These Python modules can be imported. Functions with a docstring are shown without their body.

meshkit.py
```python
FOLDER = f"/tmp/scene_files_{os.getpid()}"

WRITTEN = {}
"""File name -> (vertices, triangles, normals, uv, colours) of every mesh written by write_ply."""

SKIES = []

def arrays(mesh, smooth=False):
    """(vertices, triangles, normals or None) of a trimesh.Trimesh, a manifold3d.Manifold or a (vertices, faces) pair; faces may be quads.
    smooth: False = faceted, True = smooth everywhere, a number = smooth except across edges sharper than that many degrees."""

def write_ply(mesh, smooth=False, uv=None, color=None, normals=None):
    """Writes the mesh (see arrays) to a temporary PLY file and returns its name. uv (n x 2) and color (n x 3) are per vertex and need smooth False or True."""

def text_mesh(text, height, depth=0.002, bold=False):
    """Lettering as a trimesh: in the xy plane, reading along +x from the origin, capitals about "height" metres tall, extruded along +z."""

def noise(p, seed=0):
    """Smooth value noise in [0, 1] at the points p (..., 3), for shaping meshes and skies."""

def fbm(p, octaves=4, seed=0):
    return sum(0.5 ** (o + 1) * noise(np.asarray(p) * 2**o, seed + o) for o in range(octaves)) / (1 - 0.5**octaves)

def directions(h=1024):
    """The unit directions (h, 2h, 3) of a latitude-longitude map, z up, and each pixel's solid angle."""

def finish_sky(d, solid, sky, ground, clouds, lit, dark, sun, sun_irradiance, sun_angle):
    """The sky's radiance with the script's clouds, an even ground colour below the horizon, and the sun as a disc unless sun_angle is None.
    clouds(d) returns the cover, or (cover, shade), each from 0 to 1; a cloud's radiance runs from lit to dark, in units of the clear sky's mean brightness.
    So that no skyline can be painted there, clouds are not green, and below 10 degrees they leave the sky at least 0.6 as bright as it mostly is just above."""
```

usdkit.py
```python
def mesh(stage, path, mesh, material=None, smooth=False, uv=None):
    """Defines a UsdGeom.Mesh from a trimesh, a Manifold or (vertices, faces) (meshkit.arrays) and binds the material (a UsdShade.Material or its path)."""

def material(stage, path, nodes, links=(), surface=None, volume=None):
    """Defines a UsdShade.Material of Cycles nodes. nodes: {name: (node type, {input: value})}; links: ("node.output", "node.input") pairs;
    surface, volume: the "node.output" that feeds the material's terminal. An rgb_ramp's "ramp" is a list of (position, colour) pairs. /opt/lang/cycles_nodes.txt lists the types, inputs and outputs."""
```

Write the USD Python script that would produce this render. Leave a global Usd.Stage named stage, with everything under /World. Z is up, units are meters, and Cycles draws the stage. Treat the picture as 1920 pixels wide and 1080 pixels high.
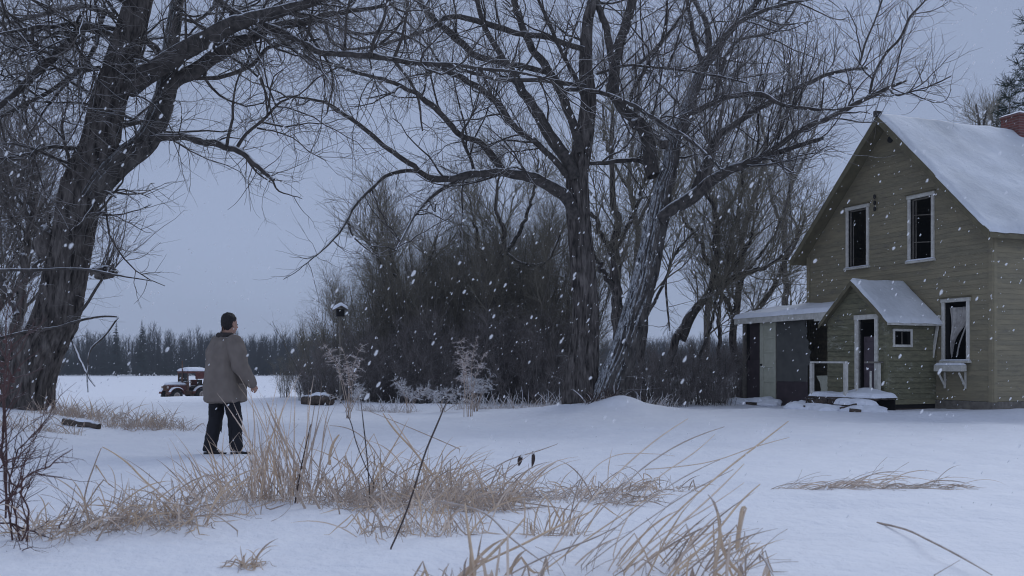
import math, re, numpy as np, trimesh, usdkit, meshkit, manifold3d
from pxr import Usd, UsdGeom, UsdLux, UsdShade, Gf, Sdf
from shapely.geometry import Polygon, box as sbox
from scipy.interpolate import PchipInterpolator

stage = Usd.Stage.CreateInMemory()
UsdGeom.SetStageUpAxis(stage, 'Z'); UsdGeom.SetStageMetersPerUnit(stage, 1.0)
W = UsdGeom.Xform.Define(stage, '/World')
UsdGeom.Scope.Define(stage, '/World/Looks')
L = '/World/Looks/'

# ------------------------------------------------------------ camera, sky, sun
FPX, EYE, HORIZ = 1850.0, 1.07, 690.0        # lens in photo pixels, eye height, horizon row
cam = UsdGeom.Camera.Define(stage, '/World/camera')
cam.AddTranslateOp().Set(Gf.Vec3d(0, 0, EYE)); cam.AddRotateXOp().Set(90)
cam.CreateHorizontalApertureAttr(36.0); cam.CreateVerticalApertureAttr(36.0*9/16)
cam.CreateFocalLengthAttr(36.0*FPX/1920)
cam.CreateVerticalApertureOffsetAttr(36.0*(HORIZ-540)/1920)
cam.CreateExposureAttr(0.08)
cam.CreateFocusDistanceAttr(16.0); cam.CreateFStopAttr(3.2)
cam.CreateClippingRangeAttr((0.05, 5000.0))

SUN_EL, SUN_AZ = math.radians(38), math.radians(-150)     # direction towards the hidden sun (behind and left of the camera)
sd = (math.cos(SUN_EL)*math.sin(SUN_AZ), math.cos(SUN_EL)*math.cos(SUN_AZ), math.sin(SUN_EL))
dome = UsdLux.DomeLight.Define(stage, '/World/sky')
dome.GetPrim().SetCustomDataByKey('kind', 'structure')
CLOUD = (2.90, 3.50, 5.02)
sky_m = usdkit.material(stage, L+'sky_overcast', {
    'tc': ('texture_coordinate', {}),
    'sky': ('sky_texture', {'sky_type': 'single_scattering', 'sun_disc': False, 'sun_elevation': SUN_EL, 'sun_rotation': SUN_AZ}),
    'map': ('mapping', {'scale': (1.2, 1.2, 4.0)}),
    'n': ('noise_texture', {'scale': 1.6, 'detail': 4.0, 'roughness': 0.5}),
    'r': ('rgb_ramp', {'ramp': [(0.3, tuple(c*0.93 for c in CLOUD)), (0.7, tuple(c*1.07 for c in CLOUD))]}),
    'mix': ('mix', {'mix_type': 'mix', 'fac': 0.965}),
    'bg': ('background_shader', {'strength': 0.1})},
    [('tc.generated', 'map.vector'), ('map.vector', 'n.vector'), ('n.fac', 'r.fac'), ('sky.color', 'mix.color1'), ('r.color', 'mix.color2'), ('mix.color', 'bg.color')], surface='bg.background')
UsdShade.MaterialBindingAPI.Apply(dome.GetPrim()).Bind(sky_m)
sun = UsdLux.DistantLight.Define(stage, '/World/sun')
sun.CreateIntensityAttr(0.29); sun.CreateNormalizeAttr(True); sun.CreateAngleAttr(40.0); sun.CreateColorAttr(Gf.Vec3f(0.88, 0.93, 1.0))
sun.AddRotateZOp().Set(-math.degrees(SUN_AZ)+180); sun.AddRotateXOp().Set(math.degrees(SUN_EL)-90)   # -z ends along -sd
RNG = np.random.default_rng(7)

# ------------------------------------------------------------ naming helpers
used = {}
def path(parent, name):
    base = str(parent.GetPath()) if parent is not None else '/World'
    k = (base, name); n = used.get(k, 0); used[k] = n+1
    return f'{base}/{name}' if n == 0 else f'{base}/{name}_{n:03d}'
def tag(p, label=None, cat=None, group=None, kind=None):
    for k, v in (('label', label), ('category', cat), ('group', group), ('kind', kind)):
        if v: p.SetCustomDataByKey(k, v)
    return p
def thing(name, label, cat, loc=(0, 0, 0), rz=0.0, group=None):
    x = UsdGeom.Xform.Define(stage, path(None, name))
    x.AddTranslateOp().Set(Gf.Vec3d(*map(float, loc))); x.AddRotateZOp().Set(float(rz))
    return tag(x.GetPrim(), label, cat, group)
def obj(name, mesh, m, parent=None, label=None, smooth=False, kind=None):
    p = usdkit.mesh(stage, path(parent, name), mesh, L+m, smooth=smooth).GetPrim()
    return tag(p, label, kind=kind)
def dup(root, loc, rz, scale=(1, 1, 1), label=None, name=None, group=None):
    was = root.GetCustomData()
    x = UsdGeom.Xform.Define(stage, path(None, name or re.sub(r'_[0-9]{3}$', '', root.GetName())))
    x.AddTranslateOp().Set(Gf.Vec3d(*map(float, loc))); x.AddRotateZOp().Set(float(rz)); x.AddScaleOp().Set(Gf.Vec3f(*map(float, scale)))
    p = x.GetPrim(); p.GetReferences().AddInternalReference(root.GetPath()); p.SetInstanceable(True)
    return tag(p, label or was['label'], was['category'], group or was.get('group'))

# ------------------------------------------------------------ materials
def mat(name, c1, c2=None, scale=6.0, rough=0.8, bump=0.0, bscale=40.0, stretch=(1, 1, 1), snow=None, spec=0.3, detail=5.0, peel=None):
    """noise between two colours, fine bump, and (snow=(edge, width, noise amount)) settled snow on faces that look up"""
    c2 = c2 or tuple(x*0.7 for x in c1)
    n = {'g': ('geometry', {}), 'tc': ('texture_coordinate', {}), 'mp': ('mapping', {'scale': stretch}),
         'n': ('noise_texture', {'scale': scale, 'detail': detail, 'roughness': 0.6}),
         'r': ('rgb_ramp', {'ramp': [(0.3, c2), (0.7, c1)]}),
         'p': ('principled_bsdf', {'roughness': rough, 'specular_ior_level': spec})}
    l = [('tc.object', 'mp.vector'), ('mp.vector', 'n.vector'), ('n.fac', 'r.fac')]
    last = 'r.color'
    if bump:
        n['nb'] = ('noise_texture', {'scale': bscale, 'detail': 4.0, 'roughness': 0.6}); n['b'] = ('bump', {'strength': 1.0, 'distance': bump})
        l += [('mp.vector', 'nb.vector'), ('nb.fac', 'b.height'), ('b.normal', 'p.normal')]
    if peel:
        n['np'] = ('noise_texture', {'scale': 2.2, 'detail': 7.0, 'roughness': 0.72}); n['rp'] = ('rgb_ramp', {'ramp': [(0.56, (0, 0, 0)), (0.66, (1, 1, 1))]}); n['mpx'] = ('mix', {'color2': peel})
        n['mp2'] = ('mapping', {'scale': (1.0, 1.0, 2.2)}); l += [('tc.object', 'mp2.vector'), ('mp2.vector', 'np.vector'), ('np.fac', 'rp.fac'), ('rp.color', 'mpx.fac'), (last, 'mpx.color1')]; last = 'mpx.color'
    if snow:
        e, w, na = snow
        n['sx'] = ('separate_xyz', {}); n['ns'] = ('noise_texture', {'scale': 9.0, 'detail': 4.0, 'roughness': 0.65})
        n['ma'] = ('math', {'math_type': 'multiply_add', 'value2': na, 'value3': -na*0.5}); n['ad'] = ('math', {'math_type': 'add'})
        n['mr'] = ('map_range', {'range_type': 'smoothstep', 'from_min': e-w, 'from_max': e+w, 'to_min': 0.0, 'to_max': 1.0})
        n['mx'] = ('mix', {'color2': (0.80, 0.82, 0.86)})
        l += [('g.normal', 'sx.vector'), ('tc.object', 'ns.vector'), ('ns.fac', 'ma.value1'), ('ma.value', 'ad.value1'), ('sx.z', 'ad.value2'), ('ad.value', 'mr.value'), ('mr.result', 'mx.fac'), (last, 'mx.color1')]
        last = 'mx.color'
    l += [(last, 'p.base_color')]
    usdkit.material(stage, L+name, n, l, surface='p.BSDF')

mat('snow', (0.88, 0.89, 0.93), (0.82, 0.835, 0.885), scale=2.1, rough=0.65, bump=0.028, bscale=8, spec=0.2, detail=8)
mat('roof_snow', (0.82, 0.84, 0.87), (0.52, 0.54, 0.56), scale=.55, rough=0.7, bump=0.02, bscale=9, spec=0.2, detail=8)
mat('snow_clean', (0.84, 0.86, 0.90), (0.78, 0.80, 0.85), scale=3, rough=0.65, bump=0.012, bscale=14, spec=0.2)
mat('bark', (0.19, 0.168, 0.152), (0.013, 0.011, 0.011), scale=13, bump=0.04, bscale=20, stretch=(1, 1, .22), rough=0.95, snow=(0.62, 0.18, 1.7), spec=0.1)
mat('limb_bark', (0.105, 0.092, 0.083), (0.028, 0.025, 0.023), scale=9, bump=0.01, bscale=30, rough=0.9, snow=(0.66, 0.2, 0.6))
mat('stem_bark', (0.16, 0.145, 0.13), (0.08, 0.072, 0.068), scale=6, rough=0.9, snow=(0.85, 0.2, 0.5))
mat('twig', (0.165, 0.145, 0.130), (0.085, 0.075, 0.069), scale=2, rough=0.85, snow=(0.75, 0.3, 0.6))
mat('shrub_twig', (0.26, 0.235, 0.180), (0.13, 0.117, 0.098), scale=1.2, rough=0.9, snow=(0.95, 0.25, 0.6))
mat('brush_twig', (0.25, 0.218, 0.200), (0.12, 0.105, 0.099), scale=1.2, rough=0.9, snow=(0.8, 0.3, 0.9))
mat('red_twig', (0.11, 0.055, 0.05), (0.07, 0.04, 0.038), scale=3, rough=0.7, snow=(0.9, 0.2, 0.4))
mat('frost_weed', (0.78, 0.78, 0.80), (0.45, 0.42, 0.40), scale=9, rough=0.9, snow=(0.5, 0.4, 0.6))
mat('seed_head', (0.70, 0.60, 0.54), (0.44, 0.34, 0.29), scale=14, rough=0.95, snow=(0.45, 0.3, 0.6))
mat('straw', (0.70, 0.53, 0.36), (0.50, 0.37, 0.265), scale=7, rough=0.7, bump=0.002, bscale=120)
mat('straw_pale', (0.78, 0.64, 0.51), (0.60, 0.48, 0.385), scale=7, rough=0.7)
mat('straw_grey', (0.54, 0.43, 0.345), (0.32, 0.255, 0.21), scale=9, rough=0.8, snow=(0.85, 0.2, 0.4))
mat('dark_stem', (0.075, 0.052, 0.046), (0.045, 0.034, 0.032), scale=9, rough=0.8)
mat('far_tree', (0.040, 0.043, 0.046), (0.022, 0.026, 0.029), scale=0.4, rough=0.95)
mat('far_conifer', (0.022, 0.034, 0.032), (0.014, 0.022, 0.022), scale=0.8, rough=0.95)
mat('conifer', (0.028, 0.045, 0.032), (0.015, 0.026, 0.020), scale=3, rough=0.9, snow=(0.85, 0.25, 0.6))
mat('siding', (0.280, 0.242, 0.155), (0.195, 0.171, 0.116), scale=1.6, bump=0.004, bscale=25, stretch=(1, 1, 5), rough=0.75, peel=(0.19, 0.165, 0.12))
mat('siding_b', (0.262, 0.230, 0.150), (0.180, 0.160, 0.110), scale=2.4, bump=0.004, bscale=25, stretch=(1, 1, 5), rough=0.75, peel=(0.18, 0.16, 0.12))
mat('siding_c', (0.294, 0.252, 0.160), (0.205, 0.179, 0.120), scale=1.1, bump=0.004, bscale=25, stretch=(1, 1, 5), rough=0.75, peel=(0.20, 0.175, 0.125))
mat('shingle', (0.222, 0.205, 0.125), (0.130, 0.124, 0.080), scale=5, bump=0.006, bscale=30, stretch=(1, 1, 3), rough=0.85, peel=(0.12, 0.115, 0.09))
mat('shingle_b', (0.198, 0.188, 0.115), (0.110, 0.107, 0.070), scale=6, bump=0.006, bscale=30, stretch=(1, 1, 3), rough=0.85, peel=(0.27, 0.26, 0.20))
mat('soffit', (0.16, 0.14, 0.085), (0.11, 0.095, 0.06), scale=4, rough=0.85)
mat('white_trim', (0.66, 0.64, 0.58), (0.44, 0.42, 0.37), scale=7, bump=0.003, bscale=40, rough=0.7, snow=(0.9, 0.1, 0.3))
mat('old_door', (0.50, 0.50, 0.40), (0.40, 0.40, 0.31), scale=5, rough=0.7, bump=0.003)
mat('tar_sheet', (0.105, 0.105, 0.095), (0.070, 0.070, 0.066), scale=2.5, rough=0.85, bump=0.004)
mat('purple_board', (0.062, 0.045, 0.050), (0.040, 0.030, 0.034), scale=4, rough=0.85)
mat('door_slab', (0.105, 0.080, 0.092), (0.07, 0.055, 0.064), scale=4, rough=0.8)
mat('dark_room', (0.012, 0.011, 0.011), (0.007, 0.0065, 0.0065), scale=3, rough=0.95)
mat('rotten_wood', (0.125, 0.095, 0.075), (0.040, 0.032, 0.028), scale=10, rough=0.9, bump=0.006, snow=(0.8, 0.15, 0.6))
mat('grey_wood', (0.20, 0.18, 0.15), (0.11, 0.098, 0.085), scale=8, rough=0.9, bump=0.004, snow=(0.85, 0.1, 0.3))
mat('iron', (0.03, 0.028, 0.028), (0.018, 0.017, 0.017), rough=0.6)
mat('cloth', (0.55, 0.52, 0.48), (0.30, 0.28, 0.26), scale=6, rough=0.95)
mat('rust_red', (0.150, 0.043, 0.035), (0.060, 0.028, 0.025), scale=5, rough=0.7, bump=0.003, snow=(0.75, 0.15, 0.3))
mat('rust_brown', (0.16, 0.085, 0.055), (0.06, 0.038, 0.030), scale=6, rough=0.8, snow=(0.75, 0.15, 0.3))
mat('rubber', (0.022, 0.021, 0.021), (0.014, 0.013, 0.013), rough=0.9, snow=(0.9, 0.1, 0.3))
mat('pale_rim', (0.46, 0.42, 0.38), (0.25, 0.20, 0.17), scale=8, rough=0.7)
mat('coat', (0.190, 0.160, 0.138), (0.148, 0.125, 0.109), scale=9, rough=0.95, bump=0.006, bscale=22, snow=(1.02, 0.2, 1.0))
mat('coat_dark', (0.050, 0.042, 0.040), (0.034, 0.030, 0.029), scale=12, rough=0.95)
mat('trousers', (0.016, 0.016, 0.020), (0.011, 0.011, 0.014), scale=9, rough=0.9, bump=0.003, bscale=20)
mat('skin', (0.40, 0.24, 0.175), (0.34, 0.20, 0.15), scale=9, rough=0.55)
mat('hair', (0.018, 0.014, 0.013), (0.010, 0.008, 0.008), scale=40, rough=0.6, bump=0.004, bscale=120)
mat('shoe', (0.03, 0.027, 0.026), (0.02, 0.018, 0.018), scale=9, rough=0.5, snow=(0.55, 0.2, 0.9))
# chimney brick, snow-plastered bark of the leaning trunk, window glass, falling flakes
usdkit.material(stage, L+'chimney_brick', {'tc': ('texture_coordinate', {}), 'mp': ('mapping', {'rotation': (math.pi/2, 0, 0)}),
    'b': ('brick_texture', {'color1': (0.17, 0.045, 0.035), 'color2': (0.11, 0.034, 0.030), 'mortar': (0.17, 0.13, 0.12), 'scale': 1.0, 'brick_width': 0.2, 'row_height': 0.07, 'mortar_size': 0.008}),
    'p': ('principled_bsdf', {'roughness': 0.9})}, [('tc.object', 'mp.vector'), ('mp.vector', 'b.vector'), ('b.color', 'p.base_color')], surface='p.BSDF')
usdkit.material(stage, L+'frost_bark', {'g': ('geometry', {}), 'tc': ('texture_coordinate', {}), 'mp': ('mapping', {'scale': (1, 1, .35)}),
    'n': ('noise_texture', {'scale': 8.0, 'detail': 5.0, 'roughness': 0.6}), 'r': ('rgb_ramp', {'ramp': [(0.3, (0.014, 0.012, 0.012)), (0.7, (0.14, 0.126, 0.114))]}),
    'dp': ('vector_math', {'math_type': 'dot_product', 'vector2': (-0.72, -0.38, 0.42)}),
    'ns': ('noise_texture', {'scale': 26.0, 'detail': 6.0, 'roughness': 0.75}), 'ma': ('math', {'math_type': 'multiply_add', 'value2': 2.6, 'value3': -1.3}), 'ad': ('math', {'math_type': 'add'}),
    'mr': ('map_range', {'range_type': 'smoothstep', 'from_min': 0.48, 'from_max': 1.2, 'to_min': 0.0, 'to_max': 0.75}), 'mx': ('mix', {'color2': (0.70, 0.74, 0.78)}),
    'nb': ('noise_texture', {'scale': 22.0, 'detail': 4.0}), 'b': ('bump', {'distance': 0.03}), 'p': ('principled_bsdf', {'roughness': 0.9, 'specular_ior_level': 0.3})},
    [('tc.object', 'mp.vector'), ('mp.vector', 'n.vector'), ('n.fac', 'r.fac'), ('g.normal', 'dp.vector1'), ('mp.vector', 'ns.vector'), ('ns.fac', 'ma.value1'), ('ma.value', 'ad.value1'), ('dp.value', 'ad.value2'),
     ('ad.value', 'mr.value'), ('mr.result', 'mx.fac'), ('r.color', 'mx.color1'), ('mx.color', 'p.base_color'), ('mp.vector', 'nb.vector'), ('nb.fac', 'b.height'), ('b.normal', 'p.normal')], surface='p.BSDF')
usdkit.material(stage, L+'flake', {'d': ('diffuse_bsdf', {'color': (0.85, 0.86, 0.88)}), 't': ('translucent_bsdf', {'color': (0.85, 0.86, 0.88)}), 'm': ('mix_closure', {'fac': 0.5}), 'tr': ('transparent_bsdf', {}), 'm2': ('mix_closure', {'fac': 0.38})},
    [('d.BSDF', 'm.closure1'), ('t.BSDF', 'm.closure2'), ('m.closure', 'm2.closure1'), ('tr.BSDF', 'm2.closure2')], surface='m2.closure')
usdkit.material(stage, L+'air', {'v': ('principled_volume', {'color': (0.80, 0.86, 0.95), 'density': 0.0005, 'anisotropy': 0.2})}, volume='v.volume')

# ------------------------------------------------------------ geometry helpers
def P(u, v, Y):                                # a place in the world seen at photo pixel (u, v), Y metres away
    return np.array([(u-960)/FPX*Y, Y, EYE+(HORIZ-v)/FPX*Y])
def sstep(a, b, x):
    t = np.clip((x-a)/(b-a), 0, 1); return t*t*(3-2*t)
def ground(x, y):
    x, y = np.asarray(x, float), np.asarray(y, float)
    q = np.stack([x, y, 0*x], -1)
    fade = 1/(1+np.maximum(y-30, 0)/40)
    z = -0.92*sstep(35, 62, y) + 0.22*sstep(70, 250, y)
    z = z + (meshkit.fbm(q*0.35, 3, 3)-.5)*0.20*fade + (meshkit.fbm(q*1.7, 3, 9)-.5)*0.06*fade + (meshkit.fbm(q*np.array([4.5, 6.5, 1]), 3, 19)-.5)*0.030*fade*fade
    def bump(cx, cy, sx, sy, h): return h*np.exp(-((x-cx)/sx)**2-((y-cy)/sy)**2)
    z = z + bump(10, 24, 7, 6, .10) + bump(2.05, 23.7, 1.5, 1.6, .22) + bump(2.62, 23.2, .55, .7, .20)
    z = z + bump(-9.3, 16.6, 3.6, 3.2, .42) + bump(-7.2, 13.2, 2.2, 1.6, .16)
    z = z + bump(-1.9, 7.6, 1.0, .8, .05) + bump(-.6, 7.7, 1.3, .8, .06) + bump(.7, 5.8, 1.1, .7, .05) + bump(-2.6, 6.7, .9, .6, .05)
    z = z + bump(9.2, 21.6, .9, .8, .10) + bump(11.6, 21.6, 1.0, .8, .12)
    return z - 0.03
def box(x0, x1, y0, y1, z0, z1):
    m = trimesh.creation.box([x1-x0, y1-y0, z1-z0]); m.apply_translation([(x0+x1)/2, (y0+y1)/2, (z0+z1)/2]); return m
def bbox(x0, x1, y0, y1, z0, z1, c=0.006):     # a box with chamfered edges
    c = min(c, .3*min(x1-x0, y1-y0, z1-z0))
    pts = []
    for sx in (0, 1):
        for sy in (0, 1):
            for sz in (0, 1):
                p = [(x0, x1)[sx], (y0, y1)[sy], (z0, z1)[sz]]; d = [1-2*sx, 1-2*sy, 1-2*sz]
                for k in range(3): q = list(p); q[k] += 0; pts.append([p[j]+(d[j]*c if j != k else 0) for j in range(3)])
    return trimesh.convex.convex_hull(np.array(pts))
def bar(a, b, w, h=None, up=(0, 0, 1)):        # a squared bar from a to b
    a, b = np.asarray(a, float), np.asarray(b, float); h = h or w
    d = b-a; n = np.linalg.norm(d); d /= n
    s = np.cross(d, up);
    if np.linalg.norm(s) < 1e-3: s = np.cross(d, (1, 0, 0))
    s /= np.linalg.norm(s); t = np.cross(s, d)
    m = bbox(-n/2, n/2, -w/2, w/2, -h/2, h/2)
    T = np.eye(4); T[:3, 0], T[:3, 1], T[:3, 2], T[:3, 3] = d, s, t, (a+b)/2
    if np.linalg.det(T[:3, :3]) < 0: T[:3, 1] *= -1
    m.apply_transform(T); return m
def cat(ms): return trimesh.util.concatenate(ms)
def tubes(Pn, R, sides, cap=False):            # (N,K,3), (N,K) -> one mesh of tapered tubes
    Pn, R = np.asarray(Pn, float), np.asarray(R, float)
    N, K, _ = Pn.shape
    T = np.gradient(Pn, axis=1); T /= np.maximum(np.linalg.norm(T, axis=2, keepdims=True), 1e-9)
    mean = Pn[:, -1]-Pn[:, 0]; ref = np.where((np.abs(mean[:, 2]) > .7*np.linalg.norm(mean, axis=1))[:, None], [1, 0, 0.], [0, 0, 1.])[:, None]
    S = np.cross(T, ref); S /= np.maximum(np.linalg.norm(S, axis=2, keepdims=True), 1e-9); U = np.cross(S, T)
    a = np.arange(sides)/sides*2*np.pi
    V = Pn[:, :, None]+R[:, :, None, None]*(np.cos(a)[:, None]*S[:, :, None]+np.sin(a)[:, None]*U[:, :, None])
    k, j = np.meshgrid(np.arange(K-1), np.arange(sides), indexing='ij'); j2 = (j+1) % sides
    q = np.stack([k*sides+j, k*sides+j2, (k+1)*sides+j2, (k+1)*sides+j], -1).reshape(-1, 4)
    q = q[:, ::-1]
    f = np.vstack([q[:, [0, 1, 2]], q[:, [0, 2, 3]]])
    F = (f[None]+(np.arange(N)*K*sides)[:, None, None]).reshape(-1, 3)
    V = V.reshape(-1, 3)
    if cap:
        extra = [np.arange(2, sides)]
        c = np.stack([np.zeros(sides-2, int), np.arange(1, sides-1), np.arange(2, sides)], 1)
        F = np.vstack([F]+[c+n*K*sides+(K-1)*sides for n in range(N)]+[c[:, ::-1]+n*K*sides for n in range(N)])
    return V, F
def resample(pts, r, K):
    pts, r = np.asarray(pts, float), np.asarray(r, float)
    s = np.concatenate([[0], np.cumsum(np.linalg.norm(np.diff(pts, axis=0), axis=1))])
    t = np.linspace(0, s[-1], K)
    return PchipInterpolator(s, pts)(t) if len(s) > 2 else np.stack([np.interp(t, s, pts[:, i]) for i in range(3)], 1), np.interp(t, s, r)
def wiggle(p, r, rng, amp):                    # small kinks so that a limb is not a smooth pipe
    n = meshkit.fbm(np.stack([np.linspace(0, len(p)*.28, len(p))]*3, 1)+rng.uniform(0, 99, 3), 3, int(rng.integers(99)))
    n2 = meshkit.fbm(np.stack([np.linspace(0, len(p)*.28, len(p))]*3, 1)+rng.uniform(0, 99, 3), 3, int(rng.integers(99)))
    env = np.sin(np.linspace(0, np.pi, len(p)))[:, None]
    return p+env*amp*np.stack([n-.5, n2-.5, n-n2], 1)
def bark_tube(p, r, sides, amp, seed, flare=0.0, broken=False):
    """a trunk whose bark stands out in broken, slightly twisting ridges; flare widens it into roots"""
    K = len(p); s = np.concatenate([[0], np.cumsum(np.linalg.norm(np.diff(p, axis=0), axis=1))])
    T = np.gradient(p, axis=0); T /= np.linalg.norm(T, axis=1, keepdims=True)
    S = np.cross(T, [0, 1, 0]); S /= np.linalg.norm(S, axis=1, keepdims=True); U = np.cross(S, T)
    a = np.arange(sides)/sides*2*np.pi
    A, Sg = np.meshgrid(a, s)
    q = np.stack([np.cos(A+Sg*.12)*3.2, np.sin(A+Sg*.12)*3.2, Sg*1.5], -1)
    ridge = .55-np.abs(2*meshkit.fbm(q*np.array([1.55, 1.55, .75]), 4, seed)-1)*3.0
    lump = meshkit.fbm(q*.35, 2, seed+5)-.5
    root = np.exp(-Sg/.38)*flare*(.75+.8*np.cos(A*5+seed+Sg)*.5+.5*lump)
    R = r[:, None]*(1+amp*ridge+.22*lump+root)
    V = (p[:, None]+R[..., None]*(np.cos(A)[..., None]*S[:, None]+np.sin(A)[..., None]*U[:, None])).reshape(-1, 3)
    k, j = np.meshgrid(np.arange(K-1), np.arange(sides), indexing='ij'); j2 = (j+1) % sides
    qd = np.stack([k*sides+j, (k+1)*sides+j, (k+1)*sides+j2, k*sides+j2], -1).reshape(-1, 4)
    # orientation: make sure faces look outwards
    v0 = V[qd[:, 0]]; nrm = np.cross(V[qd[:, 1]]-v0, V[qd[:, 2]]-v0); c = np.repeat(p, sides, 0)[qd[:, 0]]
    if np.mean(np.sum(nrm*(v0-c), 1)) < 0: qd = qd[:, ::-1]
    F = np.vstack([qd[:, [0, 1, 2]], qd[:, [0, 2, 3]]])
    top = len(V); V = np.vstack([V, p[-1]+T[-1]*r[-1]*.5])
    e = (K-1)*sides; F = np.vstack([F, np.stack([np.full(sides, top), e+np.arange(sides), e+(np.arange(sides)+1) % sides], 1)])
    return V, F
def unit(v): return v/np.maximum(np.linalg.norm(v, axis=-1, keepdims=True), 1e-9)
def grow(parents, n, length, r0, rng, K=6, spread=.8, along=.55, up=.0, lift=.05, wig=.16, tmin=.15, tip=.35, bias=None, taper=.6, tmax=1.0):
    """n side shoots on the parent lines: parents = (M,K,3), (M,K); lift bends each step up (or down when negative)"""
    PP, RR = parents; M, KP, _ = PP.shape
    ln = np.linalg.norm(np.diff(PP, axis=1), axis=2).sum(1)
    w = ln**1.0; i = rng.choice(M, n, p=w/w.sum())
    t = rng.uniform(tmin, tmax, n); x = t*(KP-1); k = np.minimum(x.astype(int), KP-2); fr = (x-k)[:, None]
    at = PP[i, k]*(1-fr)+PP[i, k+1]*fr; tan = unit(PP[i, k+1]-PP[i, k]); pr = RR[i, k]
    side = rng.normal(size=(n, 3)); side -= (side*tan).sum(1, keepdims=True)*tan; side = unit(side)
    d = unit(along*tan+spread*side+np.array([0, 0, up]))
    if bias is not None: d = unit(d+np.asarray(bias))
    Ls = rng.uniform(*length, n)*(1-taper*.5*t)
    r = np.minimum(rng.uniform(*r0, n), pr*.75)
    out = np.zeros((n, K, 3)); out[:, 0] = at
    for s in range(1, K):
        d = unit(d+rng.normal(size=(n, 3))*wig+np.array([0, 0, lift]))
        out[:, s] = out[:, s-1]+d*(Ls/(K-1))[:, None]
    return out, r[:, None]*np.linspace(1, tip, K)[None]
def stack(lst, K=14):
    a = [resample(p, r, K) for p, r in lst]
    return np.stack([x[0] for x in a]), np.stack([x[1] for x in a])
def both(*ms):
    V, F, n = [], [], 0
    for v, f in ms: V.append(v); F.append(np.asarray(f)+n); n += len(v)
    return np.vstack(V), np.vstack(F)

# ------------------------------------------------------------ ground
def axis_samples(lims, d0, g):
    out = [0.0]; d = d0
    while out[-1] < lims: out.append(out[-1]+d); d = max(d0, out[-1]*g)
    return np.array(out)
ys = np.concatenate([-axis_samples(60, .6, .08)[::-1][:-1]+2.0, 2.0+axis_samples(28, .09, .0075), ])
ys = np.concatenate([ys, ys[-1]+axis_samples(2600, .4, .03)[1:]])
xp = axis_samples(1800, .11, .02); xs = np.concatenate([-xp[::-1][:-1], xp])
XX, YY = np.meshgrid(xs, ys); ZZ = ground(XX, YY)
nx = len(xs); i, j = np.meshgrid(np.arange(len(ys)-1), np.arange(nx-1), indexing='ij')
qd = np.stack([i*nx+j, i*nx+j+1, (i+1)*nx+j+1, (i+1)*nx+j], -1).reshape(-1, 4)
g = obj('snow_ground', (np.stack([XX, YY, ZZ], -1).reshape(-1, 3), qd), 'snow', smooth=True)
tag(g, 'snow covered yard and field', kind='structure')
def gz(x, y): return float(ground(np.array([x]), np.array([y]))[0])

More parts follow.
